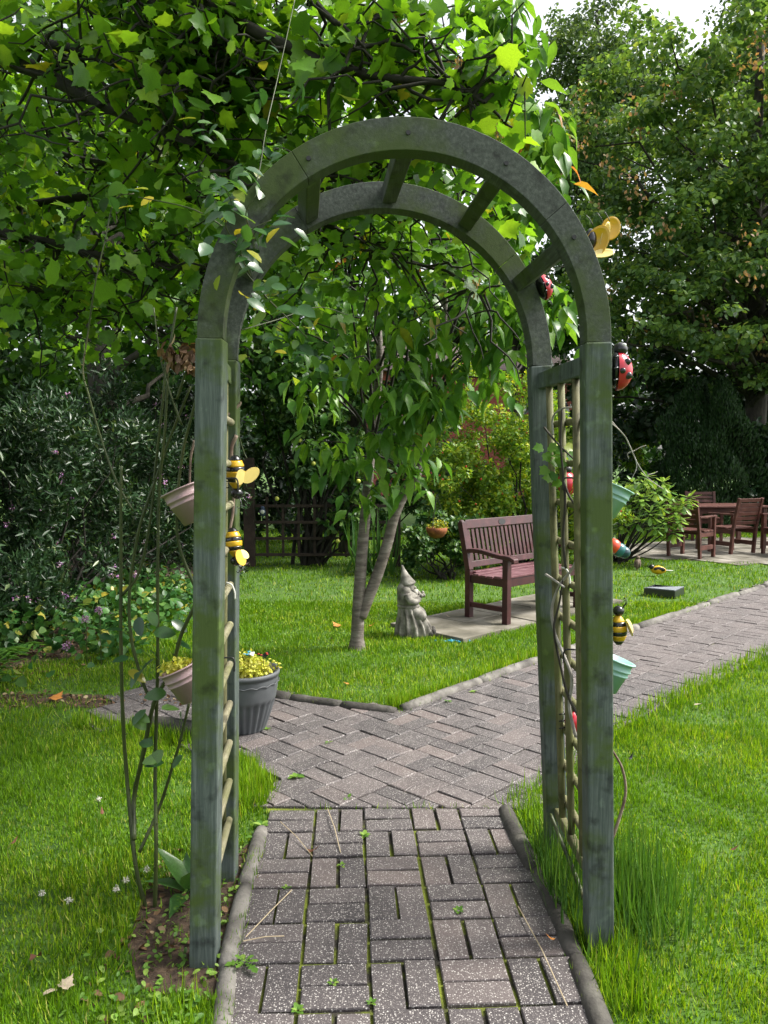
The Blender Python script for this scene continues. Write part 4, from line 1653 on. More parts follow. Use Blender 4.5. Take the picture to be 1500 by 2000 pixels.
for px, r0, r1 in limb_px:
    p = [at(*q) for q in px]
    start = Vector((SYB.x + .1, SYB.y, min(p[0].z, 3.6) - .35))
    c = catmull([start] + p, 6)
    sy_limbs.append((c, r0 * 1.5, r1 * 1.2))
    sy_nodes += c[len(c) // 5:]
# twigs: zigzag side shoots
tw_ends = []
for _ in range(440):
    a = random.choice(sy_nodes)
    d = Vector((random.uniform(-.7, 1), random.uniform(-.6, 1), random.uniform(-.5, .6))).normalized()
    Lg = random.uniform(.25, .75)
    e = a + d * Lg
    if e.y < 3.02:
        e.y = 3.02 + random.random() * .3
    e.x = min(e.x, .175 * e.y)
    p = wiggle(a, e, 6, .16)
    sy_limbs.append((p, .0085, .003))
    tw_ends += p[2:]
    if random.random() < .7:
        k = p[random.randint(2, 5)]
        e2 = k + Vector((random.uniform(-1, 1), random.uniform(-.5, 1), random.uniform(-.7, .5))).normalized() * Lg * .5
        if e2.y < 3.0:
            e2.y = 3.05
        e2.x = min(e2.x, .18 * e2.y)
        p2 = wiggle(k, e2, 4, .2)
        sy_limbs.append((p2, .0055, .0024))
        tw_ends += p2[1:]
syc = build_tree('sycamore_tree', SYB, 'overhanging sycamore with dark zigzag branches reaching over the arch from the left', None,
                 ([SYB, SYB + Vector((.05, 0, 1.2)), SYB + Vector((-.05, .05, 2.6)), SYB + Vector((.05, 0, 4.6)), SYB + Vector((0, .1, 6.5))], .22, .12), sy_limbs, 'twig', 6)
tw = np.array([list(p) for p in tw_ends])


def lower_edge(x):
    """how low the hanging leaves come, as the canopy rises towards the right"""
    return np.interp(x, [-3, -1.6, -.9, -.3, .4, .8], [2.05, 2.1, 2.25, 2.42, 2.5, 2.6])


def sy_leaves(n, pts, spread):
    i = rng.integers(0, len(pts), n)
    P = pts[i] + rng.normal(size=(n, 3)) * spread
    nrm = unit(np.array([0, -.15, .75]) + rng.normal(size=(n, 3)) * .45)
    az = rng.random(n) * 2 * PI
    d = np.stack([np.cos(az), np.sin(az), -.15 - .6 * rng.random(n)], 1)
    return P, frames(d, nrm)


P1, R1 = sy_leaves(6400, tw, .075)
P1 += np.array([0, .06, .055])
# the crown behind and above
cc, cr = [], []
for _ in range(300):
    x, y = random.uniform(-4.2, .75), random.uniform(3.2, 6.0)
    z = random.uniform(2.2, 2.75 + .36 * y)
    xm = .78 - max(0, y - 3.6) * .35
    if x > xm or z < lower_edge(x) + .05 * (y - 3) or (x > -.9 and y > 5.2 and z < 3.4):
        continue
    cc.append((x, y, z))
    cr.append(random.uniform(.28, .5))
P2, R2 = cloud(cc, np.array([(r, r, r * .55) for r in cr]), 4600, up=.8, out=.3, rand=.9)
P = np.concatenate([P1, P2])
R = np.concatenate([R1, R2])
S = .038 + .068 * rng.random(len(P)) ** 1.4
ok = (P[:, 2] > lower_edge(P[:, 0]) - .12) & (P[:, 1] > 2.98) & (P[:, 0] < .195 * P[:, 1])
leaves(syc, P[ok], R[ok], S[ok], T_MAPLE, 'sycamore', 'crown', 300)
# hanging bunches of winged seeds
sc = []
for (x, y, Y) in ((950, 170, 3.3), (760, 30, 3.3), (975, 250, 3.25), (620, 120, 3.4), (895, 130, 3.3), (930, 560, 4.2), (780, 430, 4.2)):
    c = at(x, y, Y)
    sc.append(list(c))
Pp, Rr = cloud(sc, np.full(len(sc), .045), 190, droop=1.2)
leaves(syc, Pp, Rr, .03 + .02 * rng.random(190), T_LANCE, 'samara', 'seed_bunches')

# ---- two-stemmed young cherry on the lawn
cb = g(697, 1268)
CY = cb.y
cherry = thing('cherry_tree', (cb.x, cb.y, 0), 'young cherry tree with two slim stems rising from the middle of the lawn', 'tree')
s1 = [at(x, y, Y) for x, y, Y in ((697, 1272, CY), (698, 1235, CY), (701, 1170, CY), (706, 1090, CY), (713, 1010, CY), (720, 930, CY), (727, 850, CY), (735, 780, CY - .05), (742, 700, CY - .1), (735, 600, CY - .1), (728, 520, CY - .2))]
s2 = [at(x, y, Y) for x, y, Y in ((704, 1205, CY), (716, 1175, CY), (738, 1120, CY), (757, 1060, CY), (770, 1010, CY), (790, 965, CY + .02), (812, 935, CY), (822, 890, CY), (838, 820, CY - .1), (858, 730, CY - .1), (866, 650, CY - .15), (870, 560, CY - .2), (880, 450, CY - .2), (905, 300, CY - .3), (935, 150, CY - .4), (955, 20, CY - .5))]
b = MB()
c_ = catmull(s1, 5)
rad = [.062 if i < 1 else .056 - .035 * (i / len(c_)) for i in range(len(c_))]
rad[0], rad[1], rad[2], rad[3] = .085, .072, .064, .06
b.tube(c_, rad, 14)
part('trunk', b, 'cherrybark', cherry, True)
b = MB()
c2_ = catmull(s2, 5)
b.tube(c2_, taper(.050, .012, len(c2_)), 14)
part('trunk', b, 'cherrybark', cherry, True)
cl, tips = [], []
nodes = c_[28:] + c2_[30:]
tgt = [(610, 860, 5.9), (650, 900, 5.8), (620, 740, 5.8), (665, 620, 5.7), (700, 480, 5.6), (640, 560, 5.9), (560, 640, 6.1), (590, 760, 6.2), (760, 560, 5.5), (800, 480, 5.6), (780, 640, 5.4), (790, 720, 5.4), (740, 860, 5.6), (800, 870, 5.5), (840, 800, 5.4),
       (810, 920, 5.8), (900, 700, 5.6), (950, 640, 5.5), (985, 680, 5.4), (960, 740, 5.6), (990, 560, 5.6), (1000, 610, 5.4), (930, 560, 5.6), (950, 470, 5.5), (1010, 440, 5.4), (985, 400, 5.3), (1060, 600, 5.2), (1090, 620, 5.2),
       (1030, 330, 5.3), (1065, 290, 5.2), (1040, 210, 5.2), (1000, 130, 5.3), (985, 60, 5.3), (960, 10, 5.4), (940, 90, 5.4), (1060, 380, 5.2), (900, 30, 5.5), (880, 380, 5.6), (840, 420, 5.6), (730, 420, 5.6), (690, 700, 5.5), (720, 960, 5.9), (860, 640, 5.4), (880, 780, 5.5), (1075, 250, 5.3), (980, 200, 5.4), (1020, 90, 5.4), (1000, 30, 5.3),
       (1045, 320, 5.1), (1075, 345, 5.1), (1050, 270, 5.2), (1010, 260, 5.3), (1025, 400, 5.2), (1000, 480, 5.3), (1075, 590, 5.1), (830, 660, 5.3), (760, 780, 5.3), (820, 780, 5.3)]
for x, y, Y in tgt:
    e = at(x, y, Y)
    below = [p for p in nodes if p.z < e.z - .12]
    a = min(below or nodes, key=lambda p: (p - e).length + .4 * abs((e.z - p.z) - .5))
    mid = a.lerp(e, .5) + Vector((random.uniform(-.05, .05), random.uniform(-.05, .05), .10))
    p = catmull([a, mid, e], 5)
    cl.append((p, .011, .0035))
    tips.append((p[-1], 1.0))
    tips.append((p[-4], .7))
for pts in (((722, 930), (716, 850), (702, 740), (690, 620), (676, 520)), ((726, 880), (745, 790), (764, 690), (770, 590), (778, 480)), ((730, 840), (722, 720), (712, 600), (705, 470), (715, 400)), ((824, 880), (800, 790), (795, 690), (812, 600), (820, 500)),
            ((845, 790), (880, 720), (930, 690), (975, 660)), ((862, 700), (900, 600), (940, 500), (985, 400), (1020, 310)), ((728, 860), (690, 800), (650, 760), (605, 740)), ((760, 770), (770, 720), (776, 640), (760, 540))):
    p = catmull([at(x, y, CY - .1 - .05 * i) for i, (x, y) in enumerate(pts)], 5)
    cl.append((p, .014, .0045))
b = MB()
for p, r0, r1 in cl:
    b.tube(p, taper(r0, r1, len(p)), 6, False)
o = part('branches', b, 'twig', cherry, True)
o['kind'] = 'stuff'
CP, CD, CN, CS = [], [], [], []
for tpt, k in tips:
    n = int(random.randint(11, 17) * k) + 2
    for i in range(n):
        a = random.uniform(0, 2 * PI)
        d = Vector((math.cos(a), math.sin(a) * .8, random.uniform(-1.5, -.1)))
        CP.append(tpt + Vector((random.gauss(0, .085), random.gauss(0, .085), random.gauss(0, .08))))
        CD.append(d)
        CN.append(Vector((math.cos(a) * .9, math.sin(a) * .9, .8)) + Vector((random.gauss(0, .3), random.gauss(0, .3), 0)))
        CS.append(random.uniform(.13, .205))
A = lambda L_: np.array([list(v) for v in L_])
leaves(cherry, A(CP), frames(A(CD), A(CN)), np.array(CS), T_CHERRY, 'cherry', 'crown', 300)

# ---- big dark tree behind the hedge on the left, its trunk showing
def bg_tree(name, base, h, crown_c, crown_r, n_clump, n_leaf, size, mat, label, group='trees round the garden', T=T_DIA, trunk_r=.25, lean=(0, 0), zmin=None, flat=.6, nl=26, inner=.35, clump=(.14, .26), up=.6, crown2=None):
    base = Vector(base)
    C, Rr = lobes(crown_c, crown_r, n_clump, zmin=zmin, flat=flat, inner=inner, clump=clump)
    if crown2:
        C2, R2 = lobes(crown2[0], crown2[1], crown2[2], zmin=zmin, flat=flat, inner=inner, clump=clump)
        C, Rr = np.concatenate([C, C2]), np.concatenate([Rr, R2])
    top = base + Vector((lean[0], lean[1], h))
    tr = [base, base.lerp(top, .3) + Vector((random.gauss(0, .08), 0, 0)), base.lerp(top, .6) + Vector((random.gauss(0, .12), 0, 0)), top]
    limbs = []
    for i in rng.choice(len(C), min(nl, len(C)), replace=False):
        e = Vector(C[i])
        t = max(.15, min(.9, (e.z - base.z) / h * .75))
        a = base.lerp(top, t)
        p = wiggle(a, e, 6, .12, -.05)
        limbs.append((p, trunk_r * .32 * (1.1 - t), .012))
    r = build_tree(name, base, label, group, (tr, trunk_r, trunk_r * .25), limbs)
    P, R = cloud(C, Rr, n_leaf, up=up)
    k = P[:, 2] > .05
    if zmin is not None:
        k &= P[:, 2] > zmin - .2
    P, R = P[k], R[k]
    leaves(r, P, R, size * (.7 + .6 * rng.random(len(P))), T, mat, 'crown')
    return r


bp_ = at(245, 760, 8.8)
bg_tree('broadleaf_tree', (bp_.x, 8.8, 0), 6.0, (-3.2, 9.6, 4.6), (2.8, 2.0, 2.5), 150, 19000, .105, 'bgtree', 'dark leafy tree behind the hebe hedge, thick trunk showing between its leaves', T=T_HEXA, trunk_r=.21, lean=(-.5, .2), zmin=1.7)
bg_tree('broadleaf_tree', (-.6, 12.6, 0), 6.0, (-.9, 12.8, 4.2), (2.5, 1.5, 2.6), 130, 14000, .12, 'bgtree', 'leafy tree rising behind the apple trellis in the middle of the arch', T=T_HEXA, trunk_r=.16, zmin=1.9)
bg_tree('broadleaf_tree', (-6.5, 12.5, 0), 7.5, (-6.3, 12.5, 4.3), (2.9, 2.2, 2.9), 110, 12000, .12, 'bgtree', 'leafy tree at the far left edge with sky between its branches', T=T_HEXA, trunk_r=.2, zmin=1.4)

# ---- the big trees on the right
bg_tree('broadleaf_tree', (8.6, 18.2, 0), 11.5, (9.3, 18.2, 7.6), (5.2, 3.4, 4.1), 460, 62000, .12, 'sycright', 'huge spreading sycamore filling the right side, dark trunk near the right edge', T=T_HEXA, trunk_r=.3, zmin=3.0, flat=.4, nl=110, clump=(.075, .15), up=1.0, crown2=((7.8, 16.9, 4.7), (3.9, 2.2, 1.7), 190))
rt = [o_ for o_ in bpy.data.objects if o_.get('label', '').startswith('huge spreading')][0]
C, Rr = lobes((8.0, 17.2, 7.2), (4.4, 3.0, 4.2), 90, inner=.8)
Pp, Rq = cloud(C, Rr * .35, 1500, droop=1.0)
k = Pp[:, 2] > 3.2
leaves(rt, Pp[k], Rq[k], .10, T_DIA, 'samara', 'seed_bunches')
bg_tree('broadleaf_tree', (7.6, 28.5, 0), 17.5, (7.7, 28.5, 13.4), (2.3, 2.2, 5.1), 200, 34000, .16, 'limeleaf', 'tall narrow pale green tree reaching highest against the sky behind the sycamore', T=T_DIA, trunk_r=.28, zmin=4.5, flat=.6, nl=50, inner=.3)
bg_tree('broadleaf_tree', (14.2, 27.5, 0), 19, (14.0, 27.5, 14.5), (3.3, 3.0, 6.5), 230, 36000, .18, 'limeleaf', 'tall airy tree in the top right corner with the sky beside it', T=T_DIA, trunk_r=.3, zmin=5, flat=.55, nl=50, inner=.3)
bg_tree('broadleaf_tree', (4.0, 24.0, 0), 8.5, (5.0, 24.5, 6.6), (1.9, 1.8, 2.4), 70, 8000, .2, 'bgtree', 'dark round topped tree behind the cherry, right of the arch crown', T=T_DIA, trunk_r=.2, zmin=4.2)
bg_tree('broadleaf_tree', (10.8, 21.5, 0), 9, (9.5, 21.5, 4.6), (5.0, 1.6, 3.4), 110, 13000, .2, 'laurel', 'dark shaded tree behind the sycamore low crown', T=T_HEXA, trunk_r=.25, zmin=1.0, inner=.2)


# ---- shrubs (a shrub: stems and foliage)
def shrub(name, base, crown_list, n_leaf, size, mat, label, T=T_DIA, cat='shrub', group=None, stems=10, stem_mat='twig', n_parts=0, up=.6, clump_n=60, flat=.8, sr=.018, inner=.3, droop=.2):
    base = Vector(base)
    r = thing(name, base, label, cat, group)
    C, Rr = [], []
    for c, rad in crown_list:
        a, b_ = lobes(c, rad, clump_n, flat=flat, inner=inner)
        C.append(a)
        Rr.append(b_)
    C, Rr = np.concatenate(C), np.concatenate(Rr)
    k = C[:, 2] > .12
    C, Rr = C[k], Rr[k]
    b = MB()
    for i in rng.choice(len(C), min(stems, len(C)), replace=False):
        p = wiggle(base + Vector((random.gauss(0, .08), random.gauss(0, .05), 0)), Vector(C[i]), 6, .15)
        b.tube(p, taper(sr, .004, len(p)), 6, False)
    o = part('stems', b, stem_mat, r, True)
    P, R = cloud(C, Rr, n_leaf, up=up, droop=droop)
    k = P[:, 2] > .03
    P, R = P[k], R[k]
    leaves(r, P, R, size * (.7 + .6 * rng.random(len(P))), T, mat, 'foliage', n_parts)
    return r, C, Rr


# berry shrub behind the bench
bs, C, Rr = shrub('cotoneaster_shrub', (1.9, 10.7, 0), [((1.75, 10.9, 1.65), (1.15, .75, 1.3)), ((1.15, 10.5, .95), (.65, .5, .85)), ((2.6, 10.6, .9), (.8, .6, .9))], 27000, .06, 'berry', 'yellow green berry shrub with arching branches behind the red bench', T=T_DIA, stems=36, clump_n=60, sr=.022)
n = 170
i = rng.integers(0, len(C), n)
Pb = C[i] + unit(rng.normal(size=(n, 3))) * Rr[i] * .98
leaves(bs, Pb, frames(rng.normal(size=(n, 3)), rng.normal(size=(n, 3))), .035, T_BALL, 'berryfruit', 'berries')
shrub('broadleaf_shrub', (.75, 9.7, 0), [((.75, 9.8, .45), (.65, .4, .55))], 4200, .07, 'apple', 'low dark bush under the berry shrub, left of the bench', clump_n=40)
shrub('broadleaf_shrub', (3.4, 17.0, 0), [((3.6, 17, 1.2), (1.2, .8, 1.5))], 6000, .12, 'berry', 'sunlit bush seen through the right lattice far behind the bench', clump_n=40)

# hebe hedge on the left with mauve flower spikes
hb, C, Rr = shrub('hebe_shrub', (-3.2, 7.0, 0), [((-3.5, 6.9, 1.3), (1.15, 1.1, 1.3)), ((-2.9, 8.2, 1.2), (.85, .9, 1.3)), ((-4.6, 6.6, 1.4), (1.2, 1.2, 1.4)), ((-2.55, 9.5, 1.1), (.75, .7, 1.4)), ((-3.1, 6.3, .6), (.75, .7, .65))], 70000, .078, 'hebe', 'dark dense hebe hedge with mauve flower spikes on the left', T=T_LANCE, stems=50, clump_n=70, up=.3, droop=-.5)
n = 150
i = rng.integers(0, len(C), n)
q = unit(rng.normal(size=(n, 3)) + np.array([.5, -1.0, .3]))
base_ = C[i] + q * Rr[i] * 1.0
FP, FD = [], []
for c, d in zip(base_, q):
    for j in range(16):
        t = j / 16
        FP.append(c + d * .07 * t + rng.normal(size=3) * .009)
        FD.append(rng.normal(size=3) + d * .6)
FP, FD = np.array(FP), np.array(FD)
leaves(hb, FP, frames(FD, rng.normal(size=FD.shape)), .019, T_DIA, 'hebefl', 'flower_spikes')

# apple on the trellis
AY = 10.9
tl, trr = at(487, 1000, AY), at(735, 1000, AY)
trel = thing('trellis', (tl.x, AY, 0), 'dark wooden square trellis with a stout post at the back of the lawn', 'trellis')
part('post', MB().beam((tl.x, AY, -.02), (tl.x, AY, 1.55), .15, .12, (0, 1, 0)), 'trellis', trel, bevel=.006)
z0, z1 = at(600, 1083, AY).z, at(600, 988, AY).z
for k in range(4):
    z = z0 + (z1 - z0) * k / 3
    part('rail', MB().beam((tl.x + .08, AY - .012, z), (trr.x + .25, AY - .012, z), .02, .04), 'trellis', trel)
for k in range(9):
    x = tl.x + .25 + k * .225
    part('upright', MB().beam((x, AY + .012, z0 - .04), (x, AY + .012, z1 + .03 + (.10 if k % 3 == 0 else 0)), .035, .02, (0, 1, 0)), 'trellis', trel)
part('post', MB().beam((trr.x + .3, AY, -.02), (trr.x + .3, AY, 1.1), .09, .09, (0, 1, 0)), 'trellis', trel, bevel=.006)
ap, C, Rr = shrub('apple_tree', (tl.x + .9, AY + .15, 0), [((-1.05, AY + .1, 2.1), (.75, .5, 1.0)), ((-.35, AY + .2, 1.5), (.5, .4, .9)), ((-1.5, AY + .3, 2.6), (.6, .5, .8)), ((-.75, AY + .2, 2.9), (.7, .5, .7)), ((-.55, AY - .1, .75), (.3, .22, .4))],
                  11000, .085, 'apple', 'apple tree trained over the dark trellis, a few yellow apples among its leaves', T=T_OVAL, cat='tree', stems=40, clump_n=45, n_parts=300, sr=.03)
for (x, y) in ((541, 974), (660, 1057), (612, 905), (700, 940), (585, 860)):
    c = at(x, y, AY - .32)
    MB().ball(c, .032, None, 12, 8).build('apple', M['apple_fruit'], ap, ap.location, True)
# strap-leaved clump at the foot of the trellis
st = thing('strap_leaved_plant', (-.15, 10.2, 0), 'clump of long strap leaves behind the young cherry stems', 'plant')
n = 60
az = rng.random(n) * 2 * PI
ln = .3 + .7 * rng.random(n)
Pq = np.stack([-.15 + rng.normal(size=n) * .15, 10.2 + rng.normal(size=n) * .1, np.zeros(n)], 1)
leaves(st, Pq, frames(np.stack([np.cos(az) * ln, np.sin(az) * ln, np.ones(n)], 1), -np.stack([np.cos(az), np.sin(az), -ln], 1)), .5 + .4 * rng.random(n), T_BLADE, 'strap', 'leaves', widths=np.full(n, .035))
# hanging basket in the berry shrub
hbp = at(853, 1035, 9.25)
hbk = thing('hanging_basket', hbp, 'rusty orange basket of yellow flowers in the berry shrub left of the bench', 'basket')
b = MB()
b.lathe([(.04, -.10), (.09, -.075), (.125, -.02), (.13, .03), (.122, .03), (.11, 0), (.01, -.01)], 24)
b.build('basket', M['terracotta'], hbk, None, True)
for a in (0, 2.1, 4.2):
    b = MB()
    b.tube([(.125 * math.cos(a), .125 * math.sin(a), .03), (0, 0, .42)], .003, 5)
    b.build('wire', M['iron'], hbk)
Pp, Rq = cloud([[hbp.x, hbp.y, hbp.z + .06], [hbp.x + .07, hbp.y, hbp.z + .04], [hbp.x - .05, hbp.y, hbp.z + .03]], np.full(3, .075), 260)
leaves(hbk, Pp, Rq, .03, T_OVAL, 'rose_y', 'flowers')

# rhododendron on the far lawn
rb = g(1207, 1100)
RY = rb.y
rh = thing('rhododendron_shrub', (rb.x, rb.y, 0), 'glossy light green rhododendron with bare stems on the far lawn beside the patio', 'shrub')
heads = [(1210, 985, 0), (1235, 945, .1), (1262, 935, -.1), (1280, 960, -.2), (1255, 975, -.3), (1230, 1000, -.3), (1295, 945, .2), (1310, 980, 0), (1335, 985, -.1), (1320, 1000, -.2), (1290, 990, -.3), (1270, 1005, -.4), (1300, 1020, -.3), (1315, 1040, -.3), (1200, 950, .1), (1195, 1005, -.2), (1215, 1025, -.3), (1245, 1020, -.4),
         (1180, 970, 0), (1175, 1000, .1), (1190, 1035, 0), (1160, 980, .2), (1220, 960, .3), (1345, 975, .1), (1280, 1030, -.4), (1250, 1000, .2), (1150, 1010, .1), (1285, 975, .3), (1305, 960, .3), (1240, 965, -.2), (1326, 1018, -.3), (1208, 1050, .1), (1170, 1030, .1), (1265, 950, .2)]
HP, HD, HN, HS = [], [], [], []
b = MB()
for x, y, dy in heads:
    c = at(x, y, RY + dy * 1.2)
    p = catmull([Vector((rb.x + random.gauss(0, .06), rb.y + random.gauss(0, .05), 0)), Vector((rb.x, rb.y, 0)).lerp(c, .5) + Vector((random.gauss(0, .06), 0, -.05)), c], 5)
    b.tube(p, taper(.016, .006, len(p)), 6, False)
    for ringi, (cnt, el, sz) in enumerate(((6, .75, .15), (8, .15, .18), (7, -.45, .17))):
        for j in range(cnt):
            a = 2 * PI * (j + .5 * ringi + random.uniform(-.2, .2)) / cnt
            e = el + random.gauss(0, .2)
            d = Vector((math.cos(a) * math.cos(e), math.sin(a) * math.cos(e), math.sin(e)))
            HP.append(c + d * .012 + Vector((0, 0, .02 * (1 - ringi))))
            HD.append(d)
            HN.append(Vector((-math.cos(a) * math.sin(e), -math.sin(a) * math.sin(e), math.cos(e) + .15)))
            HS.append(sz * random.uniform(.75, 1.1))
part('stems', b, 'twig', rh, True)
leaves(rh, A(HP), frames(A(HD), A(HN)), np.array(HS), T_RHODO, 'rhodo', 'foliage', 300)

# dark conifer, hedge and sunlit bits behind the patio
cp_ = at(1385, 900, 17.0)
con = thing('conifer', (cp_.x, 17.0, 0), 'dark green rounded conifer behind the patio table', 'tree')
part('trunk', MB().tube([(cp_.x, 17, 0), (cp_.x, 17, 2.6)], [.12, .04], 8), 'bark', con)
n = 32000
zz = 2.95 * rng.random(n) ** .8
rr = (1.12 * np.sqrt(np.maximum(0, 1 - ((zz - .95) / 2.05) ** 2))) * (.75 + .28 * rng.random(n)) * (1 + .1 * np.sin(zz * 7))
az = rng.random(n) * 2 * PI
rr *= 1 + .16 * np.sin(az * 3 + zz * 1.7) + .10 * np.sin(az * 7 + zz * 5)
zz = zz * (1 + .12 * np.sin(az * 4 + 1))
Pc = np.stack([cp_.x + rr * np.cos(az), 17 + rr * np.sin(az), zz], 1)
d = np.stack([np.cos(az) * .5, np.sin(az) * .5, .9 + rng.random(n) * .6], 1) + rng.normal(size=(n, 3)) * .3
leaves(con, Pc, frames(d, np.stack([np.cos(az), np.sin(az), .3 * np.ones(n)], 1) + rng.normal(size=(n, 3)) * .5), .10, T_LANCE, 'conifer', 'crown')
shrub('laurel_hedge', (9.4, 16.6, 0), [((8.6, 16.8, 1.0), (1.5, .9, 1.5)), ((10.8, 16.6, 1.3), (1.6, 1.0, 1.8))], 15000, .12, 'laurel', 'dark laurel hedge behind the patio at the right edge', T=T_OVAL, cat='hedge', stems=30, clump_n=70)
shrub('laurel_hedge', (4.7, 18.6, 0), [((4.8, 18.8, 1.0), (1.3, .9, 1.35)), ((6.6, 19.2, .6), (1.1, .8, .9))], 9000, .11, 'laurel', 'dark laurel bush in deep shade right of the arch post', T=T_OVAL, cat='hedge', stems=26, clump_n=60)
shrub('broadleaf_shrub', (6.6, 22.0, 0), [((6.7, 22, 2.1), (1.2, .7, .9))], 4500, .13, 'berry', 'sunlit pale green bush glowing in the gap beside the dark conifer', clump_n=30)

# far wood that closes the view
C, Rr = [], []
for x in np.arange(-34, 40, 2.2):
    hgt = 5.2 + 1.6 * math.sin(x * .8) + random.uniform(-.6, .8)
    if -1.5 < x < 9:
        hgt = 3.0 + random.uniform(0, .6)
    if x <= -1.5:
        hgt = 7.0 + random.uniform(-2, 1.5)
    c, r_ = lobes((x, 37 + 3 * math.sin(x), hgt * .5), (2.2, 1.6, hgt * .55), 26, inner=.3)
    C.append(c)
    Rr.append(r_)
C, Rr = np.concatenate(C), np.concatenate(Rr)
P, R = cloud(C, Rr, 60000)
k = P[:, 2] > 0
fw = leaves(None, P[k], R[k], .42 * (.7 + .6 * rng.random(k.sum())), T_DIA, 'bgtree', 'distant_wood')
tag(fw, 'distant band of trees closing the view behind the garden', 'wood', kind='stuff')
shrub('broadleaf_shrub', (-4.0, 13.6, 0), [((-3.9, 13.6, 1.4), (1.6, .8, 1.7)), ((-6.6, 13.0, 1.6), (2.0, .8, 2.0)), ((-2.2, 14.2, 1.0), (1.2, .7, 1.3))], 19000, .13, 'laurel', 'dark bush behind the trellis on the left', T=T_DIA, clump_n=60)
shrub('broadleaf_shrub', (-.2, 16.5, 0), [((-1.0, 16.5, 1.0), (1.4, .8, 1.3)), ((1.0, 16.5, 1.2), (1.2, .8, 1.4))], 8000, .12, 'apple', 'mid green bush closing the view behind the trellis and cherry stems', T=T_DIA, clump_n=60)

# ---- brick house far behind
hx0, hx1, HYY = -1.2, 7.2, 29.5
house = thing('brick_house', (3, HYY + 3, 0), 'red brick house with white bargeboard glimpsed behind the shrubs', 'house')
b = MB()
b.box((3.0, HYY + 3, 2.5), (8.4, 6, 5.0))
part('wall', b, 'brick', house)
b = MB()
b.loft([[Vector((hx0 - .3, HYY - .4, 4.9)), Vector((hx1 + .3, HYY - .4, 4.9)), Vector((hx1 + .3, HYY + 6.4, 4.9)), Vector((hx0 - .3, HYY + 6.4, 4.9))], [Vector((hx0 + .6, HYY + 2.9, 6.6)), Vector((hx1 - .6, HYY + 2.9, 6.6)), Vector((hx1 - .6, HYY + 3.1, 6.6)), Vector((hx0 + .6, HYY + 3.1, 6.6))]])
part('roof', b, 'roof', house)
b = MB()
gx = 6.1
b.add([(gx - .9, HYY - .06, 3.2), (gx + .9, HYY - .06, 3.2), (gx, HYY - .06, 5.6), (gx - .9, HYY + .02, 3.2), (gx + .9, HYY + .02, 3.2), (gx, HYY + .02, 5.6)], [(0, 1, 2), (5, 4, 3), (0, 3, 4, 1), (1, 4, 5, 2), (2, 5, 3, 0)])
part('gable', b, 'brick', house)
for s in (-1, 1):
    part('bargeboard', MB().beam((gx + s * 1.0, HYY - .14, 2.95), (gx + .01 * s, HYY - .14, 5.65), .05, .2, (s, 0, .4)), 'white', house)
for wx in (.2,):
    f = part('window', MB().box((wx, HYY - .03, 2.6), (1.3, .12, 1.2)), 'white', house)
    part('pane', MB().box((wx, HYY - .065, 2.6), (1.1, .08, 1.0)), 'glass', house, parent=f)

# ================================================================== CLIMBERS AND SMALL PLANTS
# ---- climbing rose left of the arch
rose = thing('climbing_rose', tuple(g(288, 1772)), 'climbing rose with long bare green canes beside the left arch post', 'plant')
Yb = g(288, 1772).y
canes = [
    ([(288, 1785, Yb), (265, 1690, Yb), (248, 1520, 2.58), (240, 1400, 2.57), (236, 1250, 2.56), (236, 1100, 2.56), (236, 980, 2.55), (237, 910, 2.55)], .0075, .0045),
    ([(260, 998, 2.56), (227, 940, 2.56), (198, 859, 2.56), (173, 771, 2.55), (162, 723, 2.55), (172, 650, 2.55), (185, 560, 2.5), (205, 470, 2.5), (225, 390, 2.52), (262, 378, 2.54)], .004, .0016),
    ([(302, 1790, Yb), (305, 1650, Yb), (303, 1500, 2.58), (308, 1300, 2.56), (308, 1120, 2.55), (311, 960, 2.55), (322, 840, 2.52), (330, 700, 2.5), (345, 600, 2.5)], .007, .0035),
    ([(272, 1665, Yb), (312, 1575, 2.58), (336, 1500, 2.57), (352, 1447, 2.56), (370, 1370, 2.55)], .006, .0045),
    ([(262, 1640, Yb), (262, 1557, 2.6), (279, 1476, 2.58), (301, 1373, 2.56), (334, 1311, 2.54), (355, 1237, 2.52), (388, 1170, 2.5)], .0085, .006),
    ([(300, 1365, 2.56), (283, 1343, 2.56), (257, 1251, 2.56), (253, 1156, 2.56), (271, 1035, 2.55), (304, 936, 2.55), (330, 860, 2.54), (372, 755, 2.5)], .006, .004),
    ([(238, 1163, 2.56), (271, 1119, 2.56), (293, 1017, 2.55), (304, 907, 2.55), (318, 780, 2.52), (325, 690, 2.52)], .005, .0035),
    ([(386, 1160, 2.52), (352, 1072, 2.52), (345, 998, 2.51), (356, 888, 2.5), (372, 820, 2.48), (388, 760, 2.46)], .0055, .004),
    ([(345, 780, 2.5), (362, 730, 2.48), (380, 690, 2.46), (392, 640, 2.44)], .004, .003),
    ([(355, 830, 2.5), (330, 760, 2.5), (312, 690, 2.5), (300, 600, 2.5)], .0035, .002),
    ([(470, 1000, 2.72), (446, 1070, 2.70)], .006, .006),
]
for pts, r0, r1 in canes[:10]:
    p = catmull([at(*q) for q in pts], 7)
    if pts[0][1] > 1700:
        p[0].z = 0
    rr = taper(r0, r1, len(p))
    rr = [v * (1.16 if i % 6 == 3 else 1) for i, v in enumerate(rr)]
    b = MB()
    b.tube(p, rr, 8)
    # thorns
    for i in range(3, len(p) - 2, 2):
        d = Vector((random.uniform(-1, 1), random.uniform(-1, 1), .2)).normalized()
        b.tube([p[i] + d * rr[i] * .7, p[i] + d * (rr[i] + .008)], [.003, .0005], 4)
    part('cane', b, 'cane', rose, True)
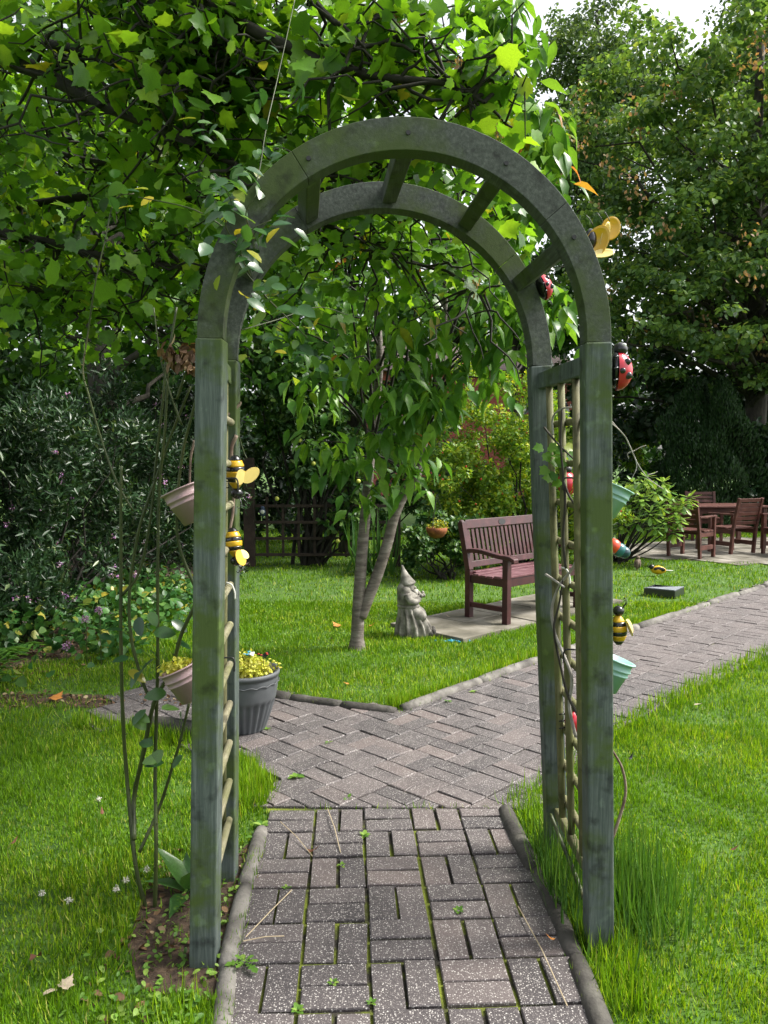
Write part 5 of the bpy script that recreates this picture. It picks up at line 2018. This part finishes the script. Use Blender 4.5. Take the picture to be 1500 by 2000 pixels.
for pts, r0 in (([(380, 860, 2.52), (372, 900, 2.52), (372, 970, 2.52), (386, 1030, 2.5)], .0045), ([(462, 850, 2.66), (452, 880, 2.66), (456, 950, 2.66), (455, 1000, 2.66), (446, 1050, 2.64), (440, 1100, 2.62)], .007),
                ([(440, 815, 2.66), (466, 792, 2.68), (470, 785, 2.68)], .007), ([(455, 640, 2.7), (452, 720, 2.68), (446, 780, 2.68), (460, 830, 2.7), (475, 880, 2.72), (482, 895, 2.72)], .004), ([(470, 645, 2.7), (540, 625, 2.85), (620, 600, 3.0), (680, 615, 3.1)], .0025),
                ([(445, 480, 2.5), (480, 420, 2.5), (505, 340, 2.55), (520, 250, 2.6), (545, 140, 2.7), (580, -20, 2.8)], .0026), ([(465, 480, 2.2), (440, 440, 2.16), (452, 400, 2.14), (440, 370, 2.14)], .002), ([(500, 470, 2.2), (480, 420, 2.14), (500, 380, 2.12)], .002), ([(490, 540, 2.2), (470, 490, 2.14), (490, 450, 2.12), (530, 430, 2.12)], .002), ([(460, 460, 2.5), (380, 410, 2.5), (270, 385, 2.55)], .0028),
                ([(470, 520, 2.5), (520, 580, 2.55), (560, 620, 2.6), (600, 660, 2.7)], .003), ([(455, 550, 2.45), (480, 500, 2.4), (490, 455, 2.35), (470, 400, 2.32)], .003)):
    p = catmull([at(*q) for q in pts], 6)
    part('cane', MB().tube(p, taper(r0, r0 * .6, len(p)), 7), 'dry' if r0 > .004 else 'cane', rose, True)
# leaves of the rose: a sparse lot low on the canes, a thick spray on the arch shoulder
RP, RD, RN, RS, RM = [], [], [], [], []


def rleaf(x, y, Y, size, yel=False, spread=0):
    c = at(x + random.gauss(0, spread), y + random.gauss(0, spread), Y + random.gauss(0, spread * .0016))
    a = random.uniform(0, 2 * PI)
    RP.append(c)
    RD.append(Vector((math.cos(a), math.sin(a) * .6, random.uniform(-.9, .3))))
    RN.append(Vector((random.gauss(0, .4), random.gauss(-.5, .4), .8)))
    RS.append(size * random.uniform(.8, 1.2))
    RM.append(yel)


for x, y in ((295, 1172, ), (330, 1165), (195, 1240), (240, 1232), (270, 1205), (292, 1195), (215, 1205), (335, 1213), (300, 1235), (252, 1285), (275, 1270), (292, 1270), (303, 1285), (250, 1310), (275, 1310), (325, 1352), (285, 1385), (315, 1385), (268, 1395), (258, 1400), (350, 1395), (300, 1455), (318, 1465), (312, 1480), (295, 1455), (357, 1475), (345, 1255), (360, 1165), (320, 1490)):
    rleaf(x, y, 2.54, .062)
for x, y, n in ((220, 370, 10), (285, 385, 6), (430, 410, 14), (455, 370, 10), (480, 330, 10), (500, 450, 14), (470, 440, 12), (520, 300, 10), (545, 285, 8), (540, 440, 9), (490, 480, 12), (440, 460, 9), (510, 555, 8), (480, 520, 8), (460, 400, 12), (560, 600, 9), (590, 640, 9), (540, 560, 7), (420, 380, 8), (610, 560, 8), (530, 100, 6), (500, 200, 7), (600, 180, 6), (400, 260, 6), (570, 660, 8), (530, 640, 7), (620, 690, 6)):
    for _ in range(n):
        rleaf(x, y, random.uniform(2.08, 2.42) if 410 < x < 570 and 300 < y < 620 else (2.5 if x < 520 else 2.75), .052, False, 17)
for x, y in ((428, 538), (545, 445), (470, 575), (515, 600), (600, 640), (455, 360), (290, 370), (300, 385), (458, 372), (520, 610), (560, 690), (625, 620)):
    rleaf(x, y, 2.14 if 410 < x < 550 else 2.7, .05, True)
yl = np.array(RM)
allR = frames(A(RD), A(RN))
leaves(rose, A(RP)[~yl], allR[~yl], np.array(RS)[~yl], T_OVAL, 'rose', 'foliage', 300)
leaves(rose, A(RP)[yl], allR[yl], np.array(RS)[yl], T_OVAL, 'rose_y', 'foliage', 20, 'yellow_leaf')

# withered brown flower heads hanging on the rose
Pp, Rq = cloud([list(at(x, y, 2.45)) for x, y in ((352, 690), (340, 700), (372, 684), (360, 705), (378, 715), (330, 680))], np.full(6, .022), 90, droop=1.0)
leaves(rose, Pp, Rq, .025 + .02 * rng.random(90), T_OVAL, 'deadleaf', 'withered_flowers')

# ---- dry climber on the right lattice, with a spray of green leaves
cv = thing('lattice_climber', (.66, 2.7, 0), 'thin grey climbing stems wound through the right lattice with one leafy shoot', 'plant')
for pts, r0, mt in (([(1142, 1760, 2.41), (1120, 1700, 2.51), (1095, 1640, 2.59), (1075, 1590, 2.66)], .009, 'cane'),
                    ([(1195, 1640, 2.41), (1212, 1590, 2.41), (1222, 1545, 2.41), (1215, 1500, 2.41), (1196, 1465, 2.41)], .0055, 'dry'),
                    ([(1125, 1440, 2.51), (1112, 1380, 2.55), (1116, 1320, 2.55), (1085, 1240, 2.61), (1078, 1190, 2.63), (1092, 1145, 2.61), (1118, 1110, 2.55), (1135, 1070, 2.51)], .006, 'greycane'),
                    ([(1130, 1400, 2.51), (1108, 1355, 2.55), (1095, 1300, 2.59), (1082, 1230, 2.61), (1092, 1180, 2.61), (1100, 1130, 2.59)], .005, 'bark'),
                    ([(1105, 1110, 2.57), (1100, 1050, 2.57), (1104, 980, 2.57), (1100, 930, 2.57), (1095, 860, 2.57), (1098, 800, 2.57)], .005, 'bark'),
                    ([(1063, 835, 2.69), (1085, 862, 2.61), (1108, 885, 2.57), (1130, 905, 2.51)], .004, 'bark'),
                    ([(1066, 1122, 2.67), (1085, 1135, 2.61), (1102, 1147, 2.57)], .005, 'greycane'),
                    ([(1080, 850, 2.61), (1080, 815, 2.61), (1098, 798, 2.57), (1125, 796, 2.51)], .004, 'greycane'),
                    ([(1100, 940, 2.57), (1110, 965, 2.55), (1125, 990, 2.51)], .005, 'bark'),
                    ([(1188, 815, 2.43), (1205, 835, 2.46), (1222, 855, 2.49), (1236, 885, 2.51), (1245, 905, 2.51), (1262, 930, 2.53), (1280, 945, 2.53), (1295, 955, 2.53)], .0022, 'greycane'),
                    ([(1188, 822, 2.43), (1210, 840, 2.46), (1224, 856, 2.49)], .0018, 'greycane'),
                    ([(1242, 897, 2.51), (1243, 915, 2.51), (1232, 938, 2.51)], .0016, 'greycane'),
                    ([(1240, 880, 2.51), (1226, 886, 2.51), (1228, 896, 2.51)], .0018, 'greycane'),
                    ([(1240, 880, 2.51), (1252, 873, 2.51), (1262, 870, 2.51)], .0016, 'greycane'),
                    ([(1265, 927, 2.53), (1276, 925, 2.53), (1284, 921, 2.53)], .0016, 'greycane')):
    p = catmull([at(*q) for q in pts], 6)
    part('stem', MB().tube(p, taper(r0, r0 * .7, len(p)), 7), mt, cv, True)
VP, VD, VN = [], [], []
for x, y in ((1072, 872), (1085, 880), (1095, 875), (1065, 885), (1078, 900), (1090, 905), (1100, 895), (1085, 925), (1078, 935), (1110, 885), (1070, 915), (1095, 940), (1060, 875), (1105, 870), (1088, 890)):
    VP.append(at(x, y, 2.59))
    a = random.uniform(0, 6.28)
    VD.append(Vector((math.cos(a), -.2, random.uniform(-1, .2))))
    VN.append(Vector((random.gauss(0, .3), -.8, .6)))
leaves(cv, A(VP), frames(A(VD), A(VN)), np.full(len(VP), .036), T_MAPLE, 'cherry', 'foliage', 30)
# pale cable ties
for x0, y0, Y in ((450, 1150, 2.53), (1104, 1120, 2.57), (1178, 912, 2.46)):
    lab = {450: 'white plastic tie hooked on the left lattice', 1104: 'pale tie knotted round the middle of the right lattice', 1178: 'white tag tied to the right arch post'}[x0]
    p = catmull([at(x0 - 8, y0 - 12, Y), at(x0 + 2, y0 - 8, Y), at(x0 + 8, y0 + 6, Y), at(x0 + 9, y0 + 20, Y)], 5)
    b = MB()
    b.tube(p, .0035, 6)
    o = b.build('cable_tie', M['tie'], None, None, True)
    tag(o, lab, 'tie')


# ---- tufts, rosettes and fallen things
def rosette(name, p, n, size, mat, label, cat='weed', group=None, T=T_OVAL, el=(.1, .7), parts=True, width=None):
    r = thing(name, p, label, cat, group)
    Q, Dd, Nn, Ss = [], [], [], []
    for j in range(n):
        a = 2 * PI * j / n + random.uniform(-.3, .3)
        e = random.uniform(*el)
        d = Vector((math.cos(a) * math.cos(e), math.sin(a) * math.cos(e), math.sin(e)))
        Q.append(Vector(p) + d * .004)
        Dd.append(d)
        Nn.append(Vector((-math.cos(a) * math.sin(e), -math.sin(a) * math.sin(e), math.cos(e))))
        Ss.append(size * random.uniform(.6, 1.1))
    leaves(r, A(Q), frames(A(Dd), A(Nn)), np.array(Ss), T, mat, 'foliage', n if parts else 0)
    return r


for x, y, n, s, lab in ((580, 1518, 9, .075, 'light green weed rosette at the left edge of the path junction'),
                        (712, 1632, 10, .05, 'star shaped weed in the joint at the top of the straight path'),
                        (680, 1560, 6, .045, 'small grey green weed on the angled paving'),
                        (668, 1690, 8, .032, 'small weed growing in the long joint of the near path'),
                        (896, 1780, 7, .04, 'small weed in a joint right of the path middle'),
                        (512, 1612, 9, .06, 'small weed tuft against the left edging near the grass'),
                        (560, 1735, 6, .03, 'tiny weed in the joint left of the path middle'),
                        (650, 1920, 6, .03, 'tiny weed in a joint near the bottom of the picture'),
                        (725, 1960, 8, .03, 'tiny weed at the bottom centre of the path'),
                        (582, 1975, 9, .04, 'leafy weed at the bottom left of the path'),
                        (925, 1352, 8, .06, 'weed growing against the far edging of the angled path'),
                        (876, 1370, 7, .05, 'weed under the end of the corner edging'),
                        (640, 1452, 6, .05, 'weed in the paving joint right of the grey planter'),
                        (520, 1425, 6, .05, 'pale weed on the paving beside the grey planter')):
    rosette('weed_rosette', tuple(g(x, y, .014)), n, s * .55, 'weed', lab, 'weed', 'weeds growing in the path')
# ragged dandelion by the left edging
rosette('dandelion', tuple(g(478, 1880, .03)), 7, .055, 'weed', 'ragged dandelion leaves by the left edging at the lower left', 'weed', T=T_LOBED, el=(.15, .6))
# dock at the foot of the left post
rosette('dock_plant', tuple(g(365, 1745, .0)), 7, .17, 'dock', 'broad dock leaves at the foot of the left arch post', 'weed', T=T_RHODO if False else T_CHERRY, el=(.3, 1.2))
# small clover litter by the post
n = 600
Pq = []
while len(Pq) < n:
    x, y = random.uniform(-.95, -.50), random.uniform(1.75, 2.95)
    if not any(poly_in([x], [y], q_)[0] for q_ in PATH_POLYS) and random.random() < (1 if x > -.72 else .25):
        Pq.append((x, y, random.uniform(.004, .03)))
for _ in range(260):
    Pq.append((-.50 - abs(random.gauss(0, .10)), random.uniform(1.7, 2.05), random.uniform(.01, .05)))
Pq = np.array(Pq)
cvr = leaves(None, Pq, frames(rng.normal(size=Pq.shape) * np.array([1, 1, .3]), np.array([0, 0, 1]) + rng.normal(size=Pq.shape) * .35), .013 + .014 * rng.random(len(Pq)), T_OVAL, 'weed', 'creeping_ground_cover')
tag(cvr, 'small leaved creeping weeds along the left edging', 'ground cover', kind='stuff')
lt = []
for _ in range(130):
    x, y = random.uniform(-.85, -.5), random.uniform(1.9, 2.9)
    lt.append((x, y, random.uniform(.005, .015)))
for _ in range(500):
    lt.append((random.uniform(-2.7, -.8), random.gauss(4.74, .09), random.uniform(.004, .02)))
for _ in range(500):
    lt.append((random.uniform(-3.2, -2.2), random.uniform(5.2, 6.3), random.uniform(.004, .02)))
lt = np.array(lt)
o = leaves(None, lt, frames(rng.normal(size=lt.shape) * np.array([1, 1, .3]), np.array([0, 0, 1]) + rng.normal(size=lt.shape) * .4), .018 + .02 * rng.random(len(lt)), T_OVAL, 'deadleaf', 'leaf_litter')
tag(o, 'small dead leaf litter on the bare soil', 'leaf litter', kind='stuff')
# ground cover under the hebe hedge
gc = []
while len(gc) < 4200:
    x, y = random.uniform(-3.6, -1.5), random.uniform(4.9, 9.0)
    e = np.interp(y, [4.9, 5.9, 7.0, 8.4, 9.2], [-2.6, -1.95, -1.95, -2.05, -1.9])
    if x < e + random.gauss(0, .12) and not (-2.75 < x < -2.2 and 5.2 < y < 5.75):
        gc.append((x, y, random.uniform(.02, .16 + .18 * max(0, min(1, (e - x) / .6)))))
gc = np.array(gc)
o = leaves(None, gc, frames(rng.normal(size=gc.shape), np.array([0, -.3, 1]) + rng.normal(size=gc.shape) * .5), .05 + .04 * rng.random(len(gc)), T_HEXA, 'cover', 'ground_cover')
tag(o, 'leafy ground cover spilling from the hedge foot onto the lawn', 'ground cover', kind='stuff')
# fern at the left edge
fn = thing('fern', (-2.62, 5.05, 0), 'bright green fern at the left edge below the hedge', 'plant')
Q, Dd, Nn, Ss = [], [], [], []
for j in range(11):
    a = random.uniform(0, 2 * PI)
    for k in range(14):
        t = k / 13
        c = Vector((-2.62 + math.cos(a) * .42 * t, 5.05 + math.sin(a) * .42 * t, .32 * math.sin(t * 2.2)))
        for s in (-1, 1):
            Q.append(c)
            Dd.append(Vector((-math.sin(a) * s + math.cos(a) * .4, math.cos(a) * s + math.sin(a) * .4, -.15)))
            Nn.append(Vector((0, 0, 1)))
            Ss.append(.11 * math.sin(PI * (.12 + .85 * (1 - t))) + .01)
leaves(fn, A(Q), frames(A(Dd), A(Nn)), np.array(Ss), T_LANCE, 'fern', 'fronds')
# mauve clover-like flowers at the hedge foot
for i, (x, y, lab) in enumerate(((168, 1208, 'purple flower head at the lawn edge below the hedge, the largest'), (195, 1190, 'purple flower head just right of the largest one below the hedge'), (130, 1262, 'small purple flower nearest the bare soil on the left'), (215, 1122, 'pale pink flower low at the hedge foot'), (265, 1122, 'pale pink flower beside the rose canes below the hedge'))):
    c = at(x, y, 5.6 if i < 3 else 7.2)
    c.z = max(c.z, .06)
    r = thing('flower', (c.x, c.y, 0), lab, 'flower', 'flowers at the foot of the hedge')
    MB().tube([Vector((c.x, c.y, 0)), c], .003, 5).build('stem', M['cane'], r, r.location)
    Pp, Rq = cloud([list(c)], np.array([.03]), 70)
    leaves(r, Pp, Rq, .022, T_LANCE, 'hebefl', 'petals')
# long grass tuft round the right post
tf = thing('long_grass_tuft', (.84, 2.55, 0), 'tuft of long feathery grass round the foot of the right arch post', 'grass')
n = 1150
Pq = np.stack([.84 + rng.normal(size=n) * .085, 2.52 + rng.normal(size=n) * .13, np.zeros(n)], 1)
k = rng.random(n) < .25
Pq[k, 0] = .60 + rng.normal(size=k.sum()) * .04
Pq[k, 1] = 2.60 + rng.normal(size=k.sum()) * .14
Pq[:, 0] = np.maximum(Pq[:, 0], .57)
kk = ~((np.abs(Pq[:, 0] - NRb.x) < .06) & (np.abs(Pq[:, 1] - NRb.y) < .07))
Pq = Pq[kk]
n = len(Pq)
az = rng.random(n) * 2 * PI
ln = .1 + .8 * rng.random(n)
leaves(tf, Pq, frames(np.stack([np.cos(az) * ln, np.sin(az) * ln, np.ones(n)], 1), -np.stack([np.cos(az), np.sin(az), -ln], 1)), .09 + .19 * rng.random(n), T_BLADE, 'tallgrass', 'blades', widths=.003 + .004 * rng.random(n))
# clover / daisy flowers on the near left lawn
for i, (x, y, lab) in enumerate(((82, 1743, 'white clover flower at the far left of the near lawn, the biggest'), (192, 1560, 'white flower in the lawn midway left of the rose canes'), (228, 1735, 'pinkish white flower beside the rose root'), (135, 1757, 'small white flower right of the biggest one'), (287, 1697, 'white flower under the rose canes near the dock leaves'), (245, 1718, 'pale flower closest to the rose root'))):
    c = g(x, y, .05)
    r = thing('clover_flower', (c.x, c.y, 0), lab, 'flower', 'white flowers in the near lawn')
    MB().tube([Vector((c.x, c.y, 0)), c], .0015, 5).build('stem', M['cane'], r, r.location)
    Pp, Rq = cloud([list(c)], np.array([.009]), 60)
    leaves(r, Pp, Rq, .009, T_LANCE, 'whitepetal' if 'whitepetal' in M else 'samara', 'petals')
# fallen leaves
fl = [(60, 1865, .11, 'long brown dead leaf lying in the near left lawn'), (120, 1930, .06, 'pale curled dead leaf at the lower left'), (95, 1935, .045, 'tan dead leaf at the left of the pale curled one'), (200, 1592, .05, 'brown dead leaf left of the rose canes'), (665, 1222, .12, 'orange fallen leaf on the lawn left of the cherry stem'), (720, 1222, .10, 'yellow fallen leaf beside the gnome'), (645, 1248, .08, 'tan fallen leaf on the lawn left of the cherry foot'),
      (1360, 1375, .07, 'pale fallen leaf on the right lawn'), (1085, 1835, .045, 'yellow brown fallen leaf on the right edging'), (600, 1660, .09, 'curled brown leaf on the near path'), (1425, 1660, .05, 'brown fallen leaf on the right lawn'), (680, 1335, .05, 'orange fallen leaf on the lawn before the corner edging'), (100, 1365, .12, 'orange leaf below the hedge on the left'), (20, 1650, .05, 'brown leaf at the left margin of the lawn'), (1015, 1130, .09, 'pale fallen leaf on the slabs under the bench'), (880, 1205, .08, 'whitish leaf on the slab beside the gnome'), (1228, 1484, .06, 'dark crumpled leaf on the right lawn beside the post')]
for x, y, s, lab in fl:
    c = g(x, y, .03 if y < 1640 or x < 400 or x > 1150 else .02)
    if 'slab' in lab:
        c = g(x, y, .042)
    if 'edging' in lab and 'right' in lab:
        c = g(x, y, .05)
    if 'near path' in lab:
        c = g(x, y, .022)
    tv, tf_ = T_MAPLE if ('orange' in lab or 'pale' in lab) else T_CHERRY
    V = tv.copy() * s * .7
    V[:, 2] *= -1.6
    V[:, 2] += .004
    a = random.uniform(0, 6.28)
    ca, sa = math.cos(a), math.sin(a)
    V = np.stack([V[:, 0] * ca - V[:, 1] * sa, V[:, 0] * sa + V[:, 1] * ca, V[:, 2]], 1)
    tone = .97 if ('pale' in lab or 'whit' in lab or 'tan' in lab) else (.72 if ('orange' in lab or 'yellow' in lab) else .1)
    me = raw_mesh('fallen_leaf', V, tf_, [M['black'] if 'dark' in lab else M['fallen%d' % int(tone * 100)]], np.full(len(V), tone))
    o = link('fallen_leaf', me)
    o.location = c
    tag(o, lab, 'leaf', 'fallen leaves')
# dry grass stalks across the near path
for (x0, y0, x1, y1, lab) in ((480, 1830, 570, 1738, 'straight dry stalk leaning across the left of the near path'), (475, 1838, 555, 1828, 'short dry stalk lying by the left edging'), (548, 1605, 610, 1672, 'dry stalk on the path near the left grass'), (640, 1580, 665, 1665, 'thin dry stalk on the path below the junction'), (1012, 1770, 1108, 1965, 'long thin dry stalk on the path beside the right edging')):
    a, c = g(x0, y0, .03), g(x1, y1, .022)
    b = MB()
    b.tube([a, a.lerp(c, .5) + Vector((.004, 0, .006)), c], .0018, 5)
    o = b.build('dry_stalk', M['drystalk'])
    tag(o, lab, 'stalk', 'dry stalks on the path')
# blue tit on the trellis and pale tags behind
q_ = at(513, 1003, AY - .12)
bird((q_.x, q_.y, q_.z - .05), -1.4, 'bluebird', 'white', 'small blue and white bird figure perched on the dark trellis', .9, .8)
